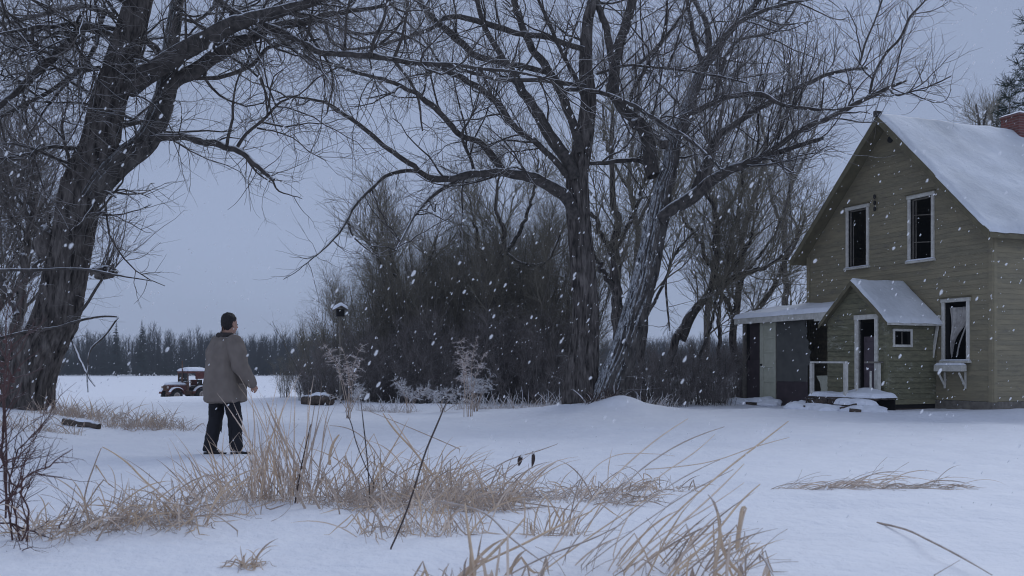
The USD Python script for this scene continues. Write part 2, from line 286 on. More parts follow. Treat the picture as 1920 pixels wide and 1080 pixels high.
# ------------------------------------------------------------ farmhouse
HC = (0.4876*22.5, 22.5); HROT = -67.4
house = thing('farmhouse', 'abandoned olive clapboard farmhouse with steep snowy gable roof and broken windows', 'house', (HC[0], HC[1], 0), HROT)
HW, HL, EAVE, RIDGE = 6.38, 9.5, 4.30, 7.42        # gable width, length back, wall top, wall apex
XM = -HW/2
def wall_mesh(poly, axis, y0, y1):                 # a wall plate: polygon in (along, z), thick from y0 to y1; axis 'x' = facade, 'y' = side
    polys = [poly] if poly.geom_type == 'Polygon' else list(poly.geoms); out = []
    for g_ in polys:
        m = trimesh.creation.extrude_polygon(g_, abs(y1-y0), engine='earcut'); v = m.vertices.copy()
        nv = np.stack([v[:, 0], min(y0, y1)+v[:, 2], v[:, 1]], 1) if axis == 'x' else np.stack([min(y0, y1)+v[:, 2], v[:, 0], v[:, 1]], 1)
        f = m.faces if axis == 'y' else m.faces[:, ::-1]
        out.append(trimesh.Trimesh(nv, f, process=False))
    return cat(out)
def boards(poly, axis, face, out, z0, z1, step, name, mats, parent, rng, thick=.007, jit=.0006):
    """lapped courses: each a part of its own, its lower edge standing proud of the course below"""
    z = z0; k = 0
    while z < z1:
        strip = poly.intersection(sbox(-50, z, 50, z+step-.0005))
        gs = [g_ for g_ in (strip.geoms if hasattr(strip, 'geoms') else [strip]) if g_.geom_type == 'Polygon' and g_.area > .002]
        if gs:
            ms = []; jt = float(np.clip(rng.normal(), -1, 1))*jit
            for g_ in gs:
                m = trimesh.creation.extrude_polygon(g_, 1.0, engine='earcut'); v = m.vertices
                a = thick*(1.15-.95*(v[:, 1]-z)/step)+jt
                n_ = face+out*np.where(v[:, 2] > .5, a, -.002)
                nv = np.stack([v[:, 0], n_, v[:, 1]+jt*.8], 1) if axis == 'x' else np.stack([n_, v[:, 0], v[:, 1]+jt*.8], 1)
                tm = trimesh.Trimesh(nv, m.faces, process=False)
                if tm.volume < 0: tm.invert()
                ms.append(tm)
            mk = mats[int(rng.integers(len(mats)))]
            for tm in ms: obj(name, tm, mk, parent)
        z += step; k += 1
rw = np.random.default_rng(3)
gable = Polygon([(-HW, .05), (0, .05), (0, EAVE), (XM, RIDGE), (-HW, EAVE)])
openings = {'upper_l': (-4.70, -4.01, 3.78, 5.34), 'upper_r': (-2.47, -1.79, 3.74, 5.30), 'low': (-1.38, -.73, 1.24, 2.64)}
vest = Polygon([(-3.62, 0), (-1.77, 0), (-1.77, 2.2), (-2.72, 3.0), (-3.62, 2.2)])
facade = gable
for o in openings.values(): facade = facade.difference(sbox(o[0], o[2], o[1], o[3]))
facade_b = facade.difference(Polygon([(-3.66, 0), (-1.73, 0), (-1.73, 2.2), (-2.72, 3.18), (-3.66, 2.2)]))
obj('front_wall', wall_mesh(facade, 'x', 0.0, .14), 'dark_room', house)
boards(facade_b, 'x', 0.0, -1, .30, RIDGE, .118, 'siding_board', ['siding', 'siding_b', 'siding_c', 'siding'], house, rw)
obj('foundation', cat([box(-HW-.01, .01, -.03, .13, -.4, .29), box(-.12, .012, .131, HL, -.4, .29)]), 'grey_wood', house)
sidep = sbox(.015, -.4, HL, EAVE)
obj('side_wall', box(-.14, 0, .141, HL-.141, -.3, EAVE), 'dark_room', house)
boards(sbox(.02, .3, HL, EAVE-.06), 'y', 0.0, 1, .30, EAVE-.06, .118, 'siding_board', ['siding', 'siding_b', 'siding_c'], house, rw)
obj('far_wall', cat([box(-HW, -HW+.14, .141, HL-.141, -.3, EAVE), wall_mesh(gable, 'x', HL-.14, HL)]), 'siding', house)
boards(sbox(.02, .3, HL, EAVE-.06), 'y', -HW, -1, .30, EAVE-.06, .118, 'siding_board', ['siding', 'siding_b'], house, rw)
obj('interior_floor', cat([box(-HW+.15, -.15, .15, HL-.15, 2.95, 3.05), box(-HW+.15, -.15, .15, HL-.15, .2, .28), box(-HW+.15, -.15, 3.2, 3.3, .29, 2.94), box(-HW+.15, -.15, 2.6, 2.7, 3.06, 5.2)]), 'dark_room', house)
obj('corner_board', cat([bbox(-.10, .022, -.034, -.001, .28, EAVE-.02), bbox(.001, .034, 0, .10, .28, EAVE-.08)]), 'siding_c', house)
obj('corner_board', bbox(-HW-.03, -HW+.09, -.034, -.001, .28, EAVE-.05), 'siding_c', house)
# roof: two slabs, rake boards, soffits, a thick uneven layer of snow
SL = (RIDGE-EAVE)/(HW/2)
def roof_z(x): return RIDGE+.10-SL*abs(x-XM)
OV, EV = .42, .26
def slab(xa, xb, y0, y1, lo, hi, n=1):             # a sloped slab following the roof between two x
    p = [(xa, roof_z(xa)+lo), (xb, roof_z(xb)+lo), (xb, roof_z(xb)+hi), (xa, roof_z(xa)+hi)]
    return wall_mesh(Polygon(p), 'x', y0, y1)
rs = obj('roof', cat([slab(XM, EV, -OV, HL+.3, -.10, .0), slab(-HW-EV, XM, -OV, HL+.3, -.10, .0)]), 'soffit', house)
obj('rake_board', slab(XM, EV+.01, -OV-.03, -OV-.001, -.17, .025), 'soffit', house, label='dark rake board of the right gable slope')
obj('rake_board', slab(-HW-EV-.01, XM, -OV-.03, -OV-.001, -.19, .02), 'soffit', house)
obj('eave_board', bbox(EV, EV+.025, -OV, HL, roof_z(EV)-.15, roof_z(EV)-.01), 'soffit', house)
obj('ridge_finial', cat([bbox(XM-.05, XM+.05, -OV-.09, -OV+.12, roof_z(XM)-.02, roof_z(XM)+.13)]), 'iron', house)
def snow_sheet(xa, xb, y0, y1, zf, th, seed, edge=.10, nx_=40, ny_=70, ragged=0.0):
    """a layer of settled snow on a sloping surface, rounded towards its edges, closed underneath"""
    x, y = np.meshgrid(np.linspace(xa, xb, nx_), np.linspace(y0, y1, ny_))
    if ragged:
        q = np.stack([x, y, 0*x], -1)*2.6; x = x+ragged*(meshkit.fbm(q, 3, seed+1)-.5)*2; y = y+ragged*(meshkit.fbm(q, 3, seed+2)-.5)*2
    q = np.stack([x, y, 0*x], -1)
    e0, e1 = np.meshgrid(np.linspace(xa, xb, nx_), np.linspace(y0, y1, ny_)); e = np.minimum(np.minimum(e0-min(xa, xb), max(xa, xb)-e0), np.minimum(e1-y0, y1-e1))
    t = th*np.sqrt(np.clip(1-(1-np.clip(e/edge, 0, 1))**2, 0.02, 1))*(.40+1.2*meshkit.fbm(q*1.1, 4, seed))
    top = np.stack([x, y, zf(x, y)+.004+t], -1).reshape(-1, 3); bot = np.stack([x, y, zf(x, y)+.004], -1).reshape(-1, 3)
    i, j = np.meshgrid(np.arange(ny_-1), np.arange(nx_-1), indexing='ij')
    qd = np.stack([i*nx_+j, i*nx_+j+1, (i+1)*nx_+j+1, (i+1)*nx_+j], -1).reshape(-1, 4)
    n = len(top); rim = np.concatenate([np.arange(nx_), np.arange(1, ny_)*nx_+nx_-1, (ny_-1)*nx_+np.arange(nx_-2, -1, -1), np.arange(ny_-2, 0, -1)*nx_]); r2 = np.roll(rim, -1)
    V, F = np.vstack([top, bot]), np.vstack([qd, qd[:, ::-1]+n, np.stack([rim, rim+n, r2+n, r2], 1)])
    tm = trimesh.Trimesh(V, np.vstack([F[:, [0, 1, 2]], F[:, [0, 2, 3]]]), process=False)
    if tm.volume < 0: tm.invert()
    return tm
obj('roof_snow', snow_sheet(XM-.02, EV+.05, -OV-.02, HL+.3, lambda x, y: roof_z(0)+0*x-SL*(np.abs(x-XM)-abs(XM)), .15, 4, edge=.14, nx_=70, ny_=150, ragged=.05), 'roof_snow', rs, smooth=50)
obj('roof_snow', snow_sheet(-HW-EV-.03, XM-.02, -OV-.02, HL+.3, lambda x, y: roof_z(0)+0*x-SL*(np.abs(x-XM)-abs(XM)), .10, 5, edge=.14, nx_=70, ny_=150, ragged=.05), 'roof_snow', rs, smooth=50)
ch = obj('chimney', cat([box(XM-.30, XM+.30, 4.25, 4.90, RIDGE-.6, RIDGE+.52), box(XM-.325, XM+.325, 4.225, 4.925, RIDGE+.521, RIDGE+.59)]), 'chimney_brick', house)
obj('chimney_snow', snow_sheet(XM-.32, XM+.32, 4.23, 4.92, lambda x, y: RIDGE+.591+0*x, .05, 8, nx_=14, ny_=14), 'snow_clean', ch, smooth=50)
# windows
def window(o, muntins, parent, name='window', sash=True, fr=.085):
    x0, x1, z0, z1 = o
    f = obj(name, cat([bbox(x0-fr, x0, -.045, .03, z0-.001, z1+.001), bbox(x1, x1+fr, -.045, .03, z0-.001, z1+.001), bbox(x0-fr-.02, x1+fr+.02, -.055, .03, z1+.001, z1+fr+.01)]), 'white_trim', parent)
    obj('sill', bbox(x0-fr-.04, x1+fr+.04, -.085, .05, z0-.05, z0-.001), 'white_trim', f)
    obj('sill_snow', snow_sheet(x0-fr-.03, x1+fr+.03, -.085, .02, lambda x, y: z0+.001+0*x, .03, int(abs(x0)*10)+3, edge=.04, nx_=26, ny_=8, ragged=.015), 'snow_clean', f, smooth=50)
    obj('drip_cap', bbox(x0-fr-.05, x1+fr+.05, -.09, .0, z1+fr+.011, z1+fr+.032), 'soffit', f)
    if sash:
        obj('sash', cat([bbox(x0, x0+.04, .035, .07, z0, z1), bbox(x1-.035, x1, .035, .07, z0, z1), bbox(x0+.041, x1-.036, .035, .07, z0, z0+.05), bbox(x0+.041, x1-.036, .035, .07, z1-.04, z1)]), 'grey_wood', f)
    for m_ in muntins: obj('muntin', m_, 'grey_wood', f)
    return f
o = openings['upper_l']; window(o, [bbox(o[0]+.10, o[0]+.125, .045, .07, o[2]+.06, o[3]-.3)], house)
o = openings['upper_r']; window(o, [bar((o[0]+.05, .055, 4.90), (o[1]-.05, .055, 4.84), .022), bar((o[0]+.05, .055, 4.22), (o[1]-.05, .055, 4.17), .022), bbox(o[0]+.10, o[0]+.122, .045, .07, o[2]+.06, o[3]-.06)], house)
o = openings['low']; wl = window(o, [], house, sash=False)
wb = obj('window_box', cat([bbox(o[0]-.11, o[1]+.08, -.26, -.10, .99, 1.13)]), 'white_trim', house)
for bx in (o[0]+.02, o[1]-.02):
    obj('bracket', cat([bar((bx, -.035, .97), (bx, -.035, .58), .045), bar((bx, -.24, .96), (bx, -.05, .66), .04)]), 'white_trim', wb)
obj('box_snow', snow_sheet(o[0]-.10, o[1]+.07, -.255, -.10, lambda x, y: 1.131+0*x, .05, 3, edge=.05, nx_=20, ny_=9), 'snow_clean', wb, smooth=50)
obj('loose_board', bar((o[0]-.30, -.10, 1.32), (o[0]-.13, -.06, 2.35), .09, .02, up=(0, 1, 0)), 'white_trim', house, label='slanting pale loose board beside the lower window')
for z in (5.56, 5.40, 5.24):
    obj('insulator', trimesh.creation.capsule(.05, .035, count=[10, 10], transform=trimesh.transformations.translation_matrix([-3.67+.02*(5.4-z), -.06, z])), 'iron', house)
obj('attic_vent', trimesh.creation.cylinder(.085, .03, sections=14, transform=trimesh.transformations.rotation_matrix(np.pi/2, [1, 0, 0], None) if False else trimesh.transformations.concatenate_matrices(trimesh.transformations.translation_matrix([-3.15, -.03, 6.95]), trimesh.transformations.rotation_matrix(np.pi/2, [1, 0, 0]))), 'iron', house)
# vestibule
VX0, VX1, VY, VE, VR = -3.72, -1.67, -1.55, 2.26, 3.14
VM = (VX0+VX1)/2
vf = Polygon([(VX0, .08), (VX1, .08), (VX1, VE), (VM, VR), (VX0, VE)]); dop = (-2.58, -2.03, .42, 2.25)
vfo = vf.difference(sbox(dop[0], dop[2], dop[1], dop[3]))
obj('porch_wall', wall_mesh(vfo, 'x', VY+.0, VY+.09), 'dark_room', house)
boards(vfo.difference(sbox(-2.70, .0, -1.92, 2.36)), 'x', VY, -1, .2, VR, .13, 'porch_shingle', ['shingle', 'shingle_b'], house, rw, thick=.018, jit=.003)
swo = (-1.31, -.82, 1.63, 1.95)
sw = sbox(VY+.005, .1, -.015, VE).difference(sbox(swo[0], swo[2], swo[1], swo[3]))
obj('porch_wall', wall_mesh(sw.intersection(sbox(VY+.095, 0, -.001, 5)), 'y', VX1-.09, VX1-.002), 'dark_room', house)
boards(sw.difference(sbox(swo[0]-.06, swo[2]-.06, swo[1]+.06, swo[3]+.06)), 'y', VX1, 1, .2, VE-.04, .13, 'porch_shingle', ['shingle', 'shingle_b'], house, rw, thick=.018, jit=.003)
obj('porch_wall', wall_mesh(sbox(VY+.095, .1, -.001, VE), 'y', VX0, VX0+.09), 'dark_room', house)
obj('porch_base', cat([bbox(VX0+.01, VX1-.012, VY+.01, -.02, -.3, .19)]), 'rotten_wood', house)
obj('porch_corner', cat([bbox(VX1-.07, VX1+.024, VY-.024, VY-.001, .2, VE-.02), bbox(VX1+.001, VX1+.024, VY, VY+.07, .2, VE-.1)]), 'shingle_b', house)
sf = obj('porch_window', cat([bbox(VX1+.001, VX1+.035, swo[0]-.06, swo[0], swo[2]-.06, swo[3]+.06), bbox(VX1+.001, VX1+.035, swo[1], swo[1]+.06, swo[2]-.06, swo[3]+.06), bbox(VX1+.001, VX1+.035, swo[0]+.001, swo[1]-.001, swo[3], swo[3]+.06), bbox(VX1+.001, VX1+.045, swo[0]+.001, swo[1]-.001, swo[2]-.06, swo[2])]), 'white_trim', house, label='small square side window of the porch')
obj('muntin', bbox(VX1-.02, VX1-.0, -1.075, -1.055, swo[2], swo[3]), 'grey_wood', sf)
obj('door_frame', cat([bbox(-2.70, -2.58, VY-.05, VY+.05, .40, 2.25), bbox(-2.03, -1.92, VY-.05, VY+.05, .40, 2.25), bbox(-2.72, -1.90, VY-.055, VY+.05, 2.251, 2.37)]), 'white_trim', house)
dr = obj('door', cat([bbox(-2.56, -2.02, VY+.12, VY+.16, .42, 1.84), bbox(-2.50, -2.08, VY+.105, VY+.119, .55, 1.05), bbox(-2.50, -2.08, VY+.105, VY+.119, 1.15, 1.72)]), 'door_slab', house, label='dull purple-grey door slab in the porch doorway')
obj('door_knob', trimesh.creation.icosphere(2, .03).apply_translation([-2.12, VY+.08, 1.1]), 'iron', dr)
obj('porch_interior', cat([box(VX0+.1, VX1-.1, VY+.1, -.02, .2, .3), box(VX0+.1, VX1-.1, -.08, -.03, .31, 2.2)]), 'dark_room', house)
VS = (VR-VE)/(VX1-VM)
def vz(x): return VR+.07-VS*np.abs(x-VM)
def vslab(xa, xb, y0, y1, lo, hi): return wall_mesh(Polygon([(xa, vz(xa)+lo), (xb, vz(xb)+lo), (xb, vz(xb)+hi), (xa, vz(xa)+hi)]), 'x', y0, y1)
pr = obj('porch_roof', cat([vslab(VM, VX1+.18, VY-.16, -.02, -.06, 0), vslab(VX0-.14, VM, VY-.16, -.02, -.06, 0)]), 'soffit', house)
obj('rake_board', vslab(VM, VX1+.19, VY-.18, VY-.161, -.10, .015), 'soffit', pr); obj('rake_board', vslab(VX0-.15, VM, VY-.18, VY-.161, -.11, .015), 'soffit', pr)
obj('eave_board', bbox(VX1+.18, VX1+.20, VY-.16, -.02, float(vz(VX1+.18))-.09, float(vz(VX1+.18))), 'white_trim', pr)
obj('porch_roof_snow', snow_sheet(VM-.01, VX1+.23, VY-.17, -.03, lambda x, y: vz(x), .095, 11, edge=.07, nx_=40, ny_=40, ragged=.045), 'roof_snow', pr, smooth=50)
obj('porch_roof_snow', snow_sheet(VX0-.15, VM-.01, VY-.17, -.03, lambda x, y: vz(x), .05, 12, edge=.07, nx_=40, ny_=40, ragged=.03), 'roof_snow', pr, smooth=50)
# lean-to shed on the left of the porch
LX0, LX1, LY = -7.75, -3.78, -1.2
lz = lambda x, y: 2.53+.27*(y-LY+.18)/(1.38)+0*x
lr = obj('shed_roof', wall_mesh(Polygon([(LY-.18, 2.43), (.0, 2.71), (.0, 2.80), (LY-.18, 2.52)]), 'y', LX0-.22, LX1+.05), 'soffit', house)
obj('fascia', cat([bbox(LX0-.24, LX1+.0, LY-.21, LY-.181, 2.36, 2.535)]), 'white_trim', lr, label='long white fascia along the shed roof')
obj('fascia_end', bbox(LX1-.62, LX1+.04, LY-.235, LY-.212, 2.30, 2.53), 'white_trim', lr)
obj('shed_roof_snow', snow_sheet(LX0-.26, LX1+.05, LY-.23, -.0, lambda x, y: lz(x, y), .12, 15, edge=.09, nx_=90, ny_=30, ragged=.05), 'snow_clean', lr, smooth=50)
obj('shed_wall', cat([box(-7.80, -HW-.05, -.1, -.02, -.1, 2.6), box(LX0-.05, LX0, LY+.09, -.11, -.1, 2.45), box(LX0, LX1, LY+.1, -.03, .05, .12)]), 'dark_room', house)
obj('post', bbox(LX0-.06, LX0+.03, LY-.04, LY+.05, -.1, 2.42), 'grey_wood', house)
obj('shed_panel', cat([bbox(-7.70, -7.03, LY+.05, LY+.08, .05, 1.30)]), 'purple_board', house, label='dark purple lower panel left of the pale shed door')
obj('shed_panel', bbox(-7.70, -7.03, LY+.14, LY+.17, 1.20, 2.42), 'purple_board', house)
sdz = [(.28, .62), (.72, 1.05), (1.15, 1.46), (1.56, 1.86), (1.96, 2.26)]
sdr = obj('shed_door', cat([bbox(-7.0, -6.28, LY-.0, LY+.04, .18, 2.38)]), 'old_door', house, label='pale weathered panelled shed door')
obj('stile', cat([bbox(-7.0, -6.83, LY-.022, LY-.001, .18, 2.38), bbox(-6.36, -6.28, LY-.022, LY-.001, .18, 2.38)]), 'old_door', sdr)
for z in (.19, .66, 1.09, 1.50, 1.90, 2.29): obj('rail', bbox(-6.829, -6.361, LY-.020, LY-.001, z, z+.075), 'old_door', sdr)
obj('handle', trimesh.creation.icosphere(1, .035).apply_translation([-6.90, LY-.05, 1.16]), 'iron', sdr)
rag = [(-6.25, .70), (-4.93, .70), (-4.93, 1.12), (-4.80, 1.22), (-4.86, 1.38), (-4.78, 1.50), (-4.90, 1.60), (-4.88, 1.78), (-5.02, 1.92), (-4.94, 2.08), (-5.03, 2.25), (-5.01, 2.40), (-6.25, 2.40)]
obj('tar_sheet', wall_mesh(Polygon(rag), 'x', LY-.006, LY+.012), 'tar_sheet', house, label='grey tar paper sheet with torn right edge')
obj('batten', bbox(-6.275, -6.251, LY-.02, LY+.03, .12, 2.40), 'grey_wood', house)
obj('shed_panel', bbox(-6.25, -4.93, LY-.004, LY+.02, -.05, .698), 'purple_board', house, label='dark lower panel under the tar paper')
obj('white_board', wall_mesh(Polygon([(-4.66, .30), (-4.08, .30), (-4.08, .88), (-4.72, .86), (-4.58, .66), (-4.54, .48)]), 'x', LY+.12, LY+.14), 'old_door', house, label='pale broken board inside the torn opening')
obj('jamb', bbox(-3.80, -3.735, LY-.03, LY+.03, .1, 2.42), 'white_trim', house)
# deck, rails, steps
DY0, DY1 = -2.32, -1.58
for k in range(6):
    y = DY0+k*(DY1-DY0)/6; e = float(rw.uniform(-.05, .08))
    obj('deck_plank', bbox(-3.52-e, -1.30+e, y+.008, y+(DY1-DY0)/6-.006, .325+float(rw.uniform(-.006, .006)), .362), 'rotten_wood', house)
obj('deck_plank', bar((-3.5, DY0-.05, .24), (-2.35, DY0-.04, .27), .02, .12, up=(0, 0, 1)), 'rotten_wood', house, label='split board along the deck front')
obj('deck_plank', bar((-3.4, DY0-.02, .07), (-2.4, DY0-.05, .02), .03, .10), 'rotten_wood', house)
for x in (-3.46, -2.9, -2.26, -1.4): obj('deck_post', bbox(x-.05, x+.05, DY0+.02, DY0+.12, -.25, .32), 'rotten_wood', house)
for a_, b_, w_ in (((-3.35, -2.45, .12), (-2.75, -2.40, .30), .12), ((-2.9, -2.52, .02), (-2.2, -2.42, .20), .10), ((-3.5, -2.40, .30), (-3.42, -2.50, -.1), .10), ((-2.6, -2.44, .33), (-2.5, -2.60, -.05), .08), ((-3.1, -2.65, .0), (-2.5, -2.55, .06), .14)):
    obj('broken_plank', bar(a_, b_, .022, w_), 'rotten_wood', house)
dbr = np.random.default_rng(8)
for k in range(16):
    x_, y_ = dbr.uniform(-3.7, -1.0), dbr.uniform(-3.15, -2.4); a_ = dbr.uniform(0, 3.14); l_ = dbr.uniform(.25, .8); z_ = dbr.uniform(.0, .16); e_ = dbr.uniform(-.15, .25)
    d_ = bar((x_-math.cos(a_)*l_/2, y_-math.sin(a_)*l_/6, z_), (x_+math.cos(a_)*l_/2, y_+math.sin(a_)*l_/6, z_+e_), .03, dbr.uniform(.05, .13)); obj('broken_plank', d_, ('rotten_wood', 'grey_wood')[k % 2], house)
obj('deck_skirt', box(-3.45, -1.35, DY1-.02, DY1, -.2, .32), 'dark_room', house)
obj('deck_snow', snow_sheet(-3.50, -1.28, DY0+.02, DY1-.005, lambda x, y: .363+0*x+.10*np.exp(-((x+2.2)/.55)**2-((y+1.75)/.3)**2), .10, 21, edge=.10, nx_=60, ny_=30, ragged=.07), 'snow_clean', house, smooth=50)
for k, (z, y) in enumerate([(.20, -2.62), (.05, -2.92)]):
    st = obj('step', bbox(-2.30, -1.20, y, y+.30, z-.05, z), 'rotten_wood', house)
    obj('step_snow', snow_sheet(-2.28, -1.16, y, y+.29, lambda x, y: z+.001+0*x, .13, 23+k, edge=.12, nx_=40, ny_=20, ragged=.09), 'snow_clean', st, smooth=50)
hs = []
for k in range(7):
    x_, y_ = (-3.75, -2.7, -1.9, -1.05, -3.1, -6.1, -7.3)[k], (-2.35, -2.85, -3.2, -2.55, -3.05, -1.55, -1.75)[k]
    m_ = trimesh.creation.icosphere(3, 1.0); m_.vertices *= (1+.7*(meshkit.fbm(m_.vertices*1.6+k*7, 3, k)-.5))[:, None]; m_.apply_scale([.42, .26, .17]); m_.apply_translation([x_, y_, .06]); hs.append(m_)
for m_ in hs: obj('snow_heap', m_, 'snow_clean', house, smooth=True)
obj('step_stringer', cat([bar((-2.25, -2.35, .22), (-2.25, -2.95, -.12), .05, .14), bar((-1.28, -2.35, .22), (-1.28, -2.95, -.12), .05, .14)]), 'rotten_wood', house)
for x, y, z1_, w_ in ((-3.46, DY0+.05, 1.19, .085), (-2.24, DY0+.05, 1.19, .085), (-2.14, DY0+.30, 1.05, .045), (-1.92, -1.80, 1.0, .04), (-1.80, -1.66, 1.19, .07)):
    obj('railing_post', bbox(x-w_/2, x+w_/2, y-w_/2, y+w_/2, .36, z1_), 'white_trim', house)
obj('railing', bar((-3.50, DY0+.05, 1.215), (-2.20, DY0+.05, 1.205), .07, .045), 'white_trim', house)
obj('railing', bar((-2.02, DY0+.42, 1.205), (-1.70, -1.62, 1.205), .05, .04), 'grey_wood', house)
obj('shed_step', cat([bbox(-7.05, -6.3, -1.75, -1.3, -.1, .10)]), 'rotten_wood', house)
obj('shed_step_snow', snow_sheet(-7.08, -6.27, -1.78, -1.28, lambda x, y: .101+0*x, .13, 31, edge=.1, nx_=40, ny_=24, ragged=.14), 'snow_clean', house, smooth=50)
# torn curtain hanging in the lower window: pleated cloth swept to one side
u_, w_ = np.meshgrid(np.linspace(0, 1, 26), np.linspace(0, 1, 30)); o = openings['low']
cx = o[0]+.05+u_*(.55*(1-w_)**1.2+.10+.06*np.sin(w_*5))+.05*w_
cz = o[3]-.12-w_*(1.22-.25*u_); cy = .09+.025*np.sin(u_*26+w_*3)+.02*np.sin(w_*7)
i, j = np.meshgrid(np.arange(29), np.arange(25), indexing='ij'); qd = np.stack([i*26+j, i*26+j+1, (i+1)*26+j+1, (i+1)*26+j], -1).reshape(-1, 4)
cu = thing('curtain', 'torn dirty white curtain sagging in the lower front window above the window box', 'curtain', (HC[0], HC[1], 0), HROT)
obj('cloth', (np.stack([cx, cy, cz], -1).reshape(-1, 3), qd), 'cloth', cu, smooth=True)
sp = np.stack([np.linspace(o[0]+.62, o[0]+.30, 12)+.03*np.sin(np.linspace(0, 6, 12)), np.full(12, .07), np.linspace(o[3]-.25, o[2]+.12, 12)], 1)
obj('torn_strip', tubes(sp[None], np.full((1, 12), .018), 6), 'cloth', cu)

# ------------------------------------------------------------ trees
def limb(pts, Y, dz=0.0, dz0=0.0, K=28):
    """pts: (u, v, width in photo pixels); the limb leaves depth Y+dz0 and ends at Y+dz"""
    a = np.array(pts, float); t = np.linspace(0, 1, len(a))
    YY_ = Y+dz0+(dz-dz0)*t**1.2
    p = np.stack([P(u, v, y) for (u, v, w), y in zip(a, YY_)]); r = a[:, 2]/2*YY_/FPX
    return resample(p, r, K)
def make_limb(tree, pts, Y, dz=0.0, dz0=0.0, rng=RNG, mat_='limb_bark', name='limb', broken=False, wig=.10):
    p, r = limb(pts, Y, dz, dz0, K=max(16, 4*len(pts)))
    p = wiggle(p, r, rng, wig*max(.3, min(1, r.mean()/.08)))
    q = np.linspace(0, 60, len(r)); r = r*(1+.22*(meshkit.noise(np.stack([q*.35, q*0, q*0], 1)+rng.uniform(0, 50), 1)-.5))
    if r.max() > .085: p, r = resample(p, r, 60); m = bark_tube(p, r, 22, .10, int(rng.integers(1000)))
    else: m = tubes(p[None], r[None], 8, cap=True)
    obj(name, m, mat_, tree, smooth=True)
    return p, r

# --- leaning tree on the left
YA = 17.0; ra = np.random.default_rng(11)
A = thing('leaning_tree', 'big bare dark tree at the left leaning right, its heavy limbs reaching across the top', 'tree')
def trunk(tree, pts, Y, dz, amp, seed, sides=128, K=240, flare=0.0, m='bark', name='trunk', dz0=0.0):
    p, r = limb(pts, Y, dz, dz0, K=K); obj(name, bark_tube(p, r, sides, amp, seed, flare), m, tree, smooth=True); return p, r
tA = trunk(A, [(46, 800, 90), (52, 765, 86), (58, 720, 78), (75, 660, 76), (102, 600, 80), (124, 510, 74), (139, 440, 72), (153, 360, 72), (167, 320, 72), (185, 280, 66), (200, 200, 60), (223, 130, 55), (245, 60, 50), (260, 0, 46), (282, -120, 40), (305, -260, 22)], YA, -.3, .14, 3, flare=.35)
A2 = trunk(A, [(168, 372, 44), (200, 330, 46), (236, 296, 44), (273, 267, 42), (300, 213, 40), (313, 167, 36), (320, 90, 28), (328, 33, 25), (334, -10, 22), (350, -120, 12)], YA, .5, .12, 8, sides=80, K=140, m='frost_bark', dz0=-.25)
LA = []
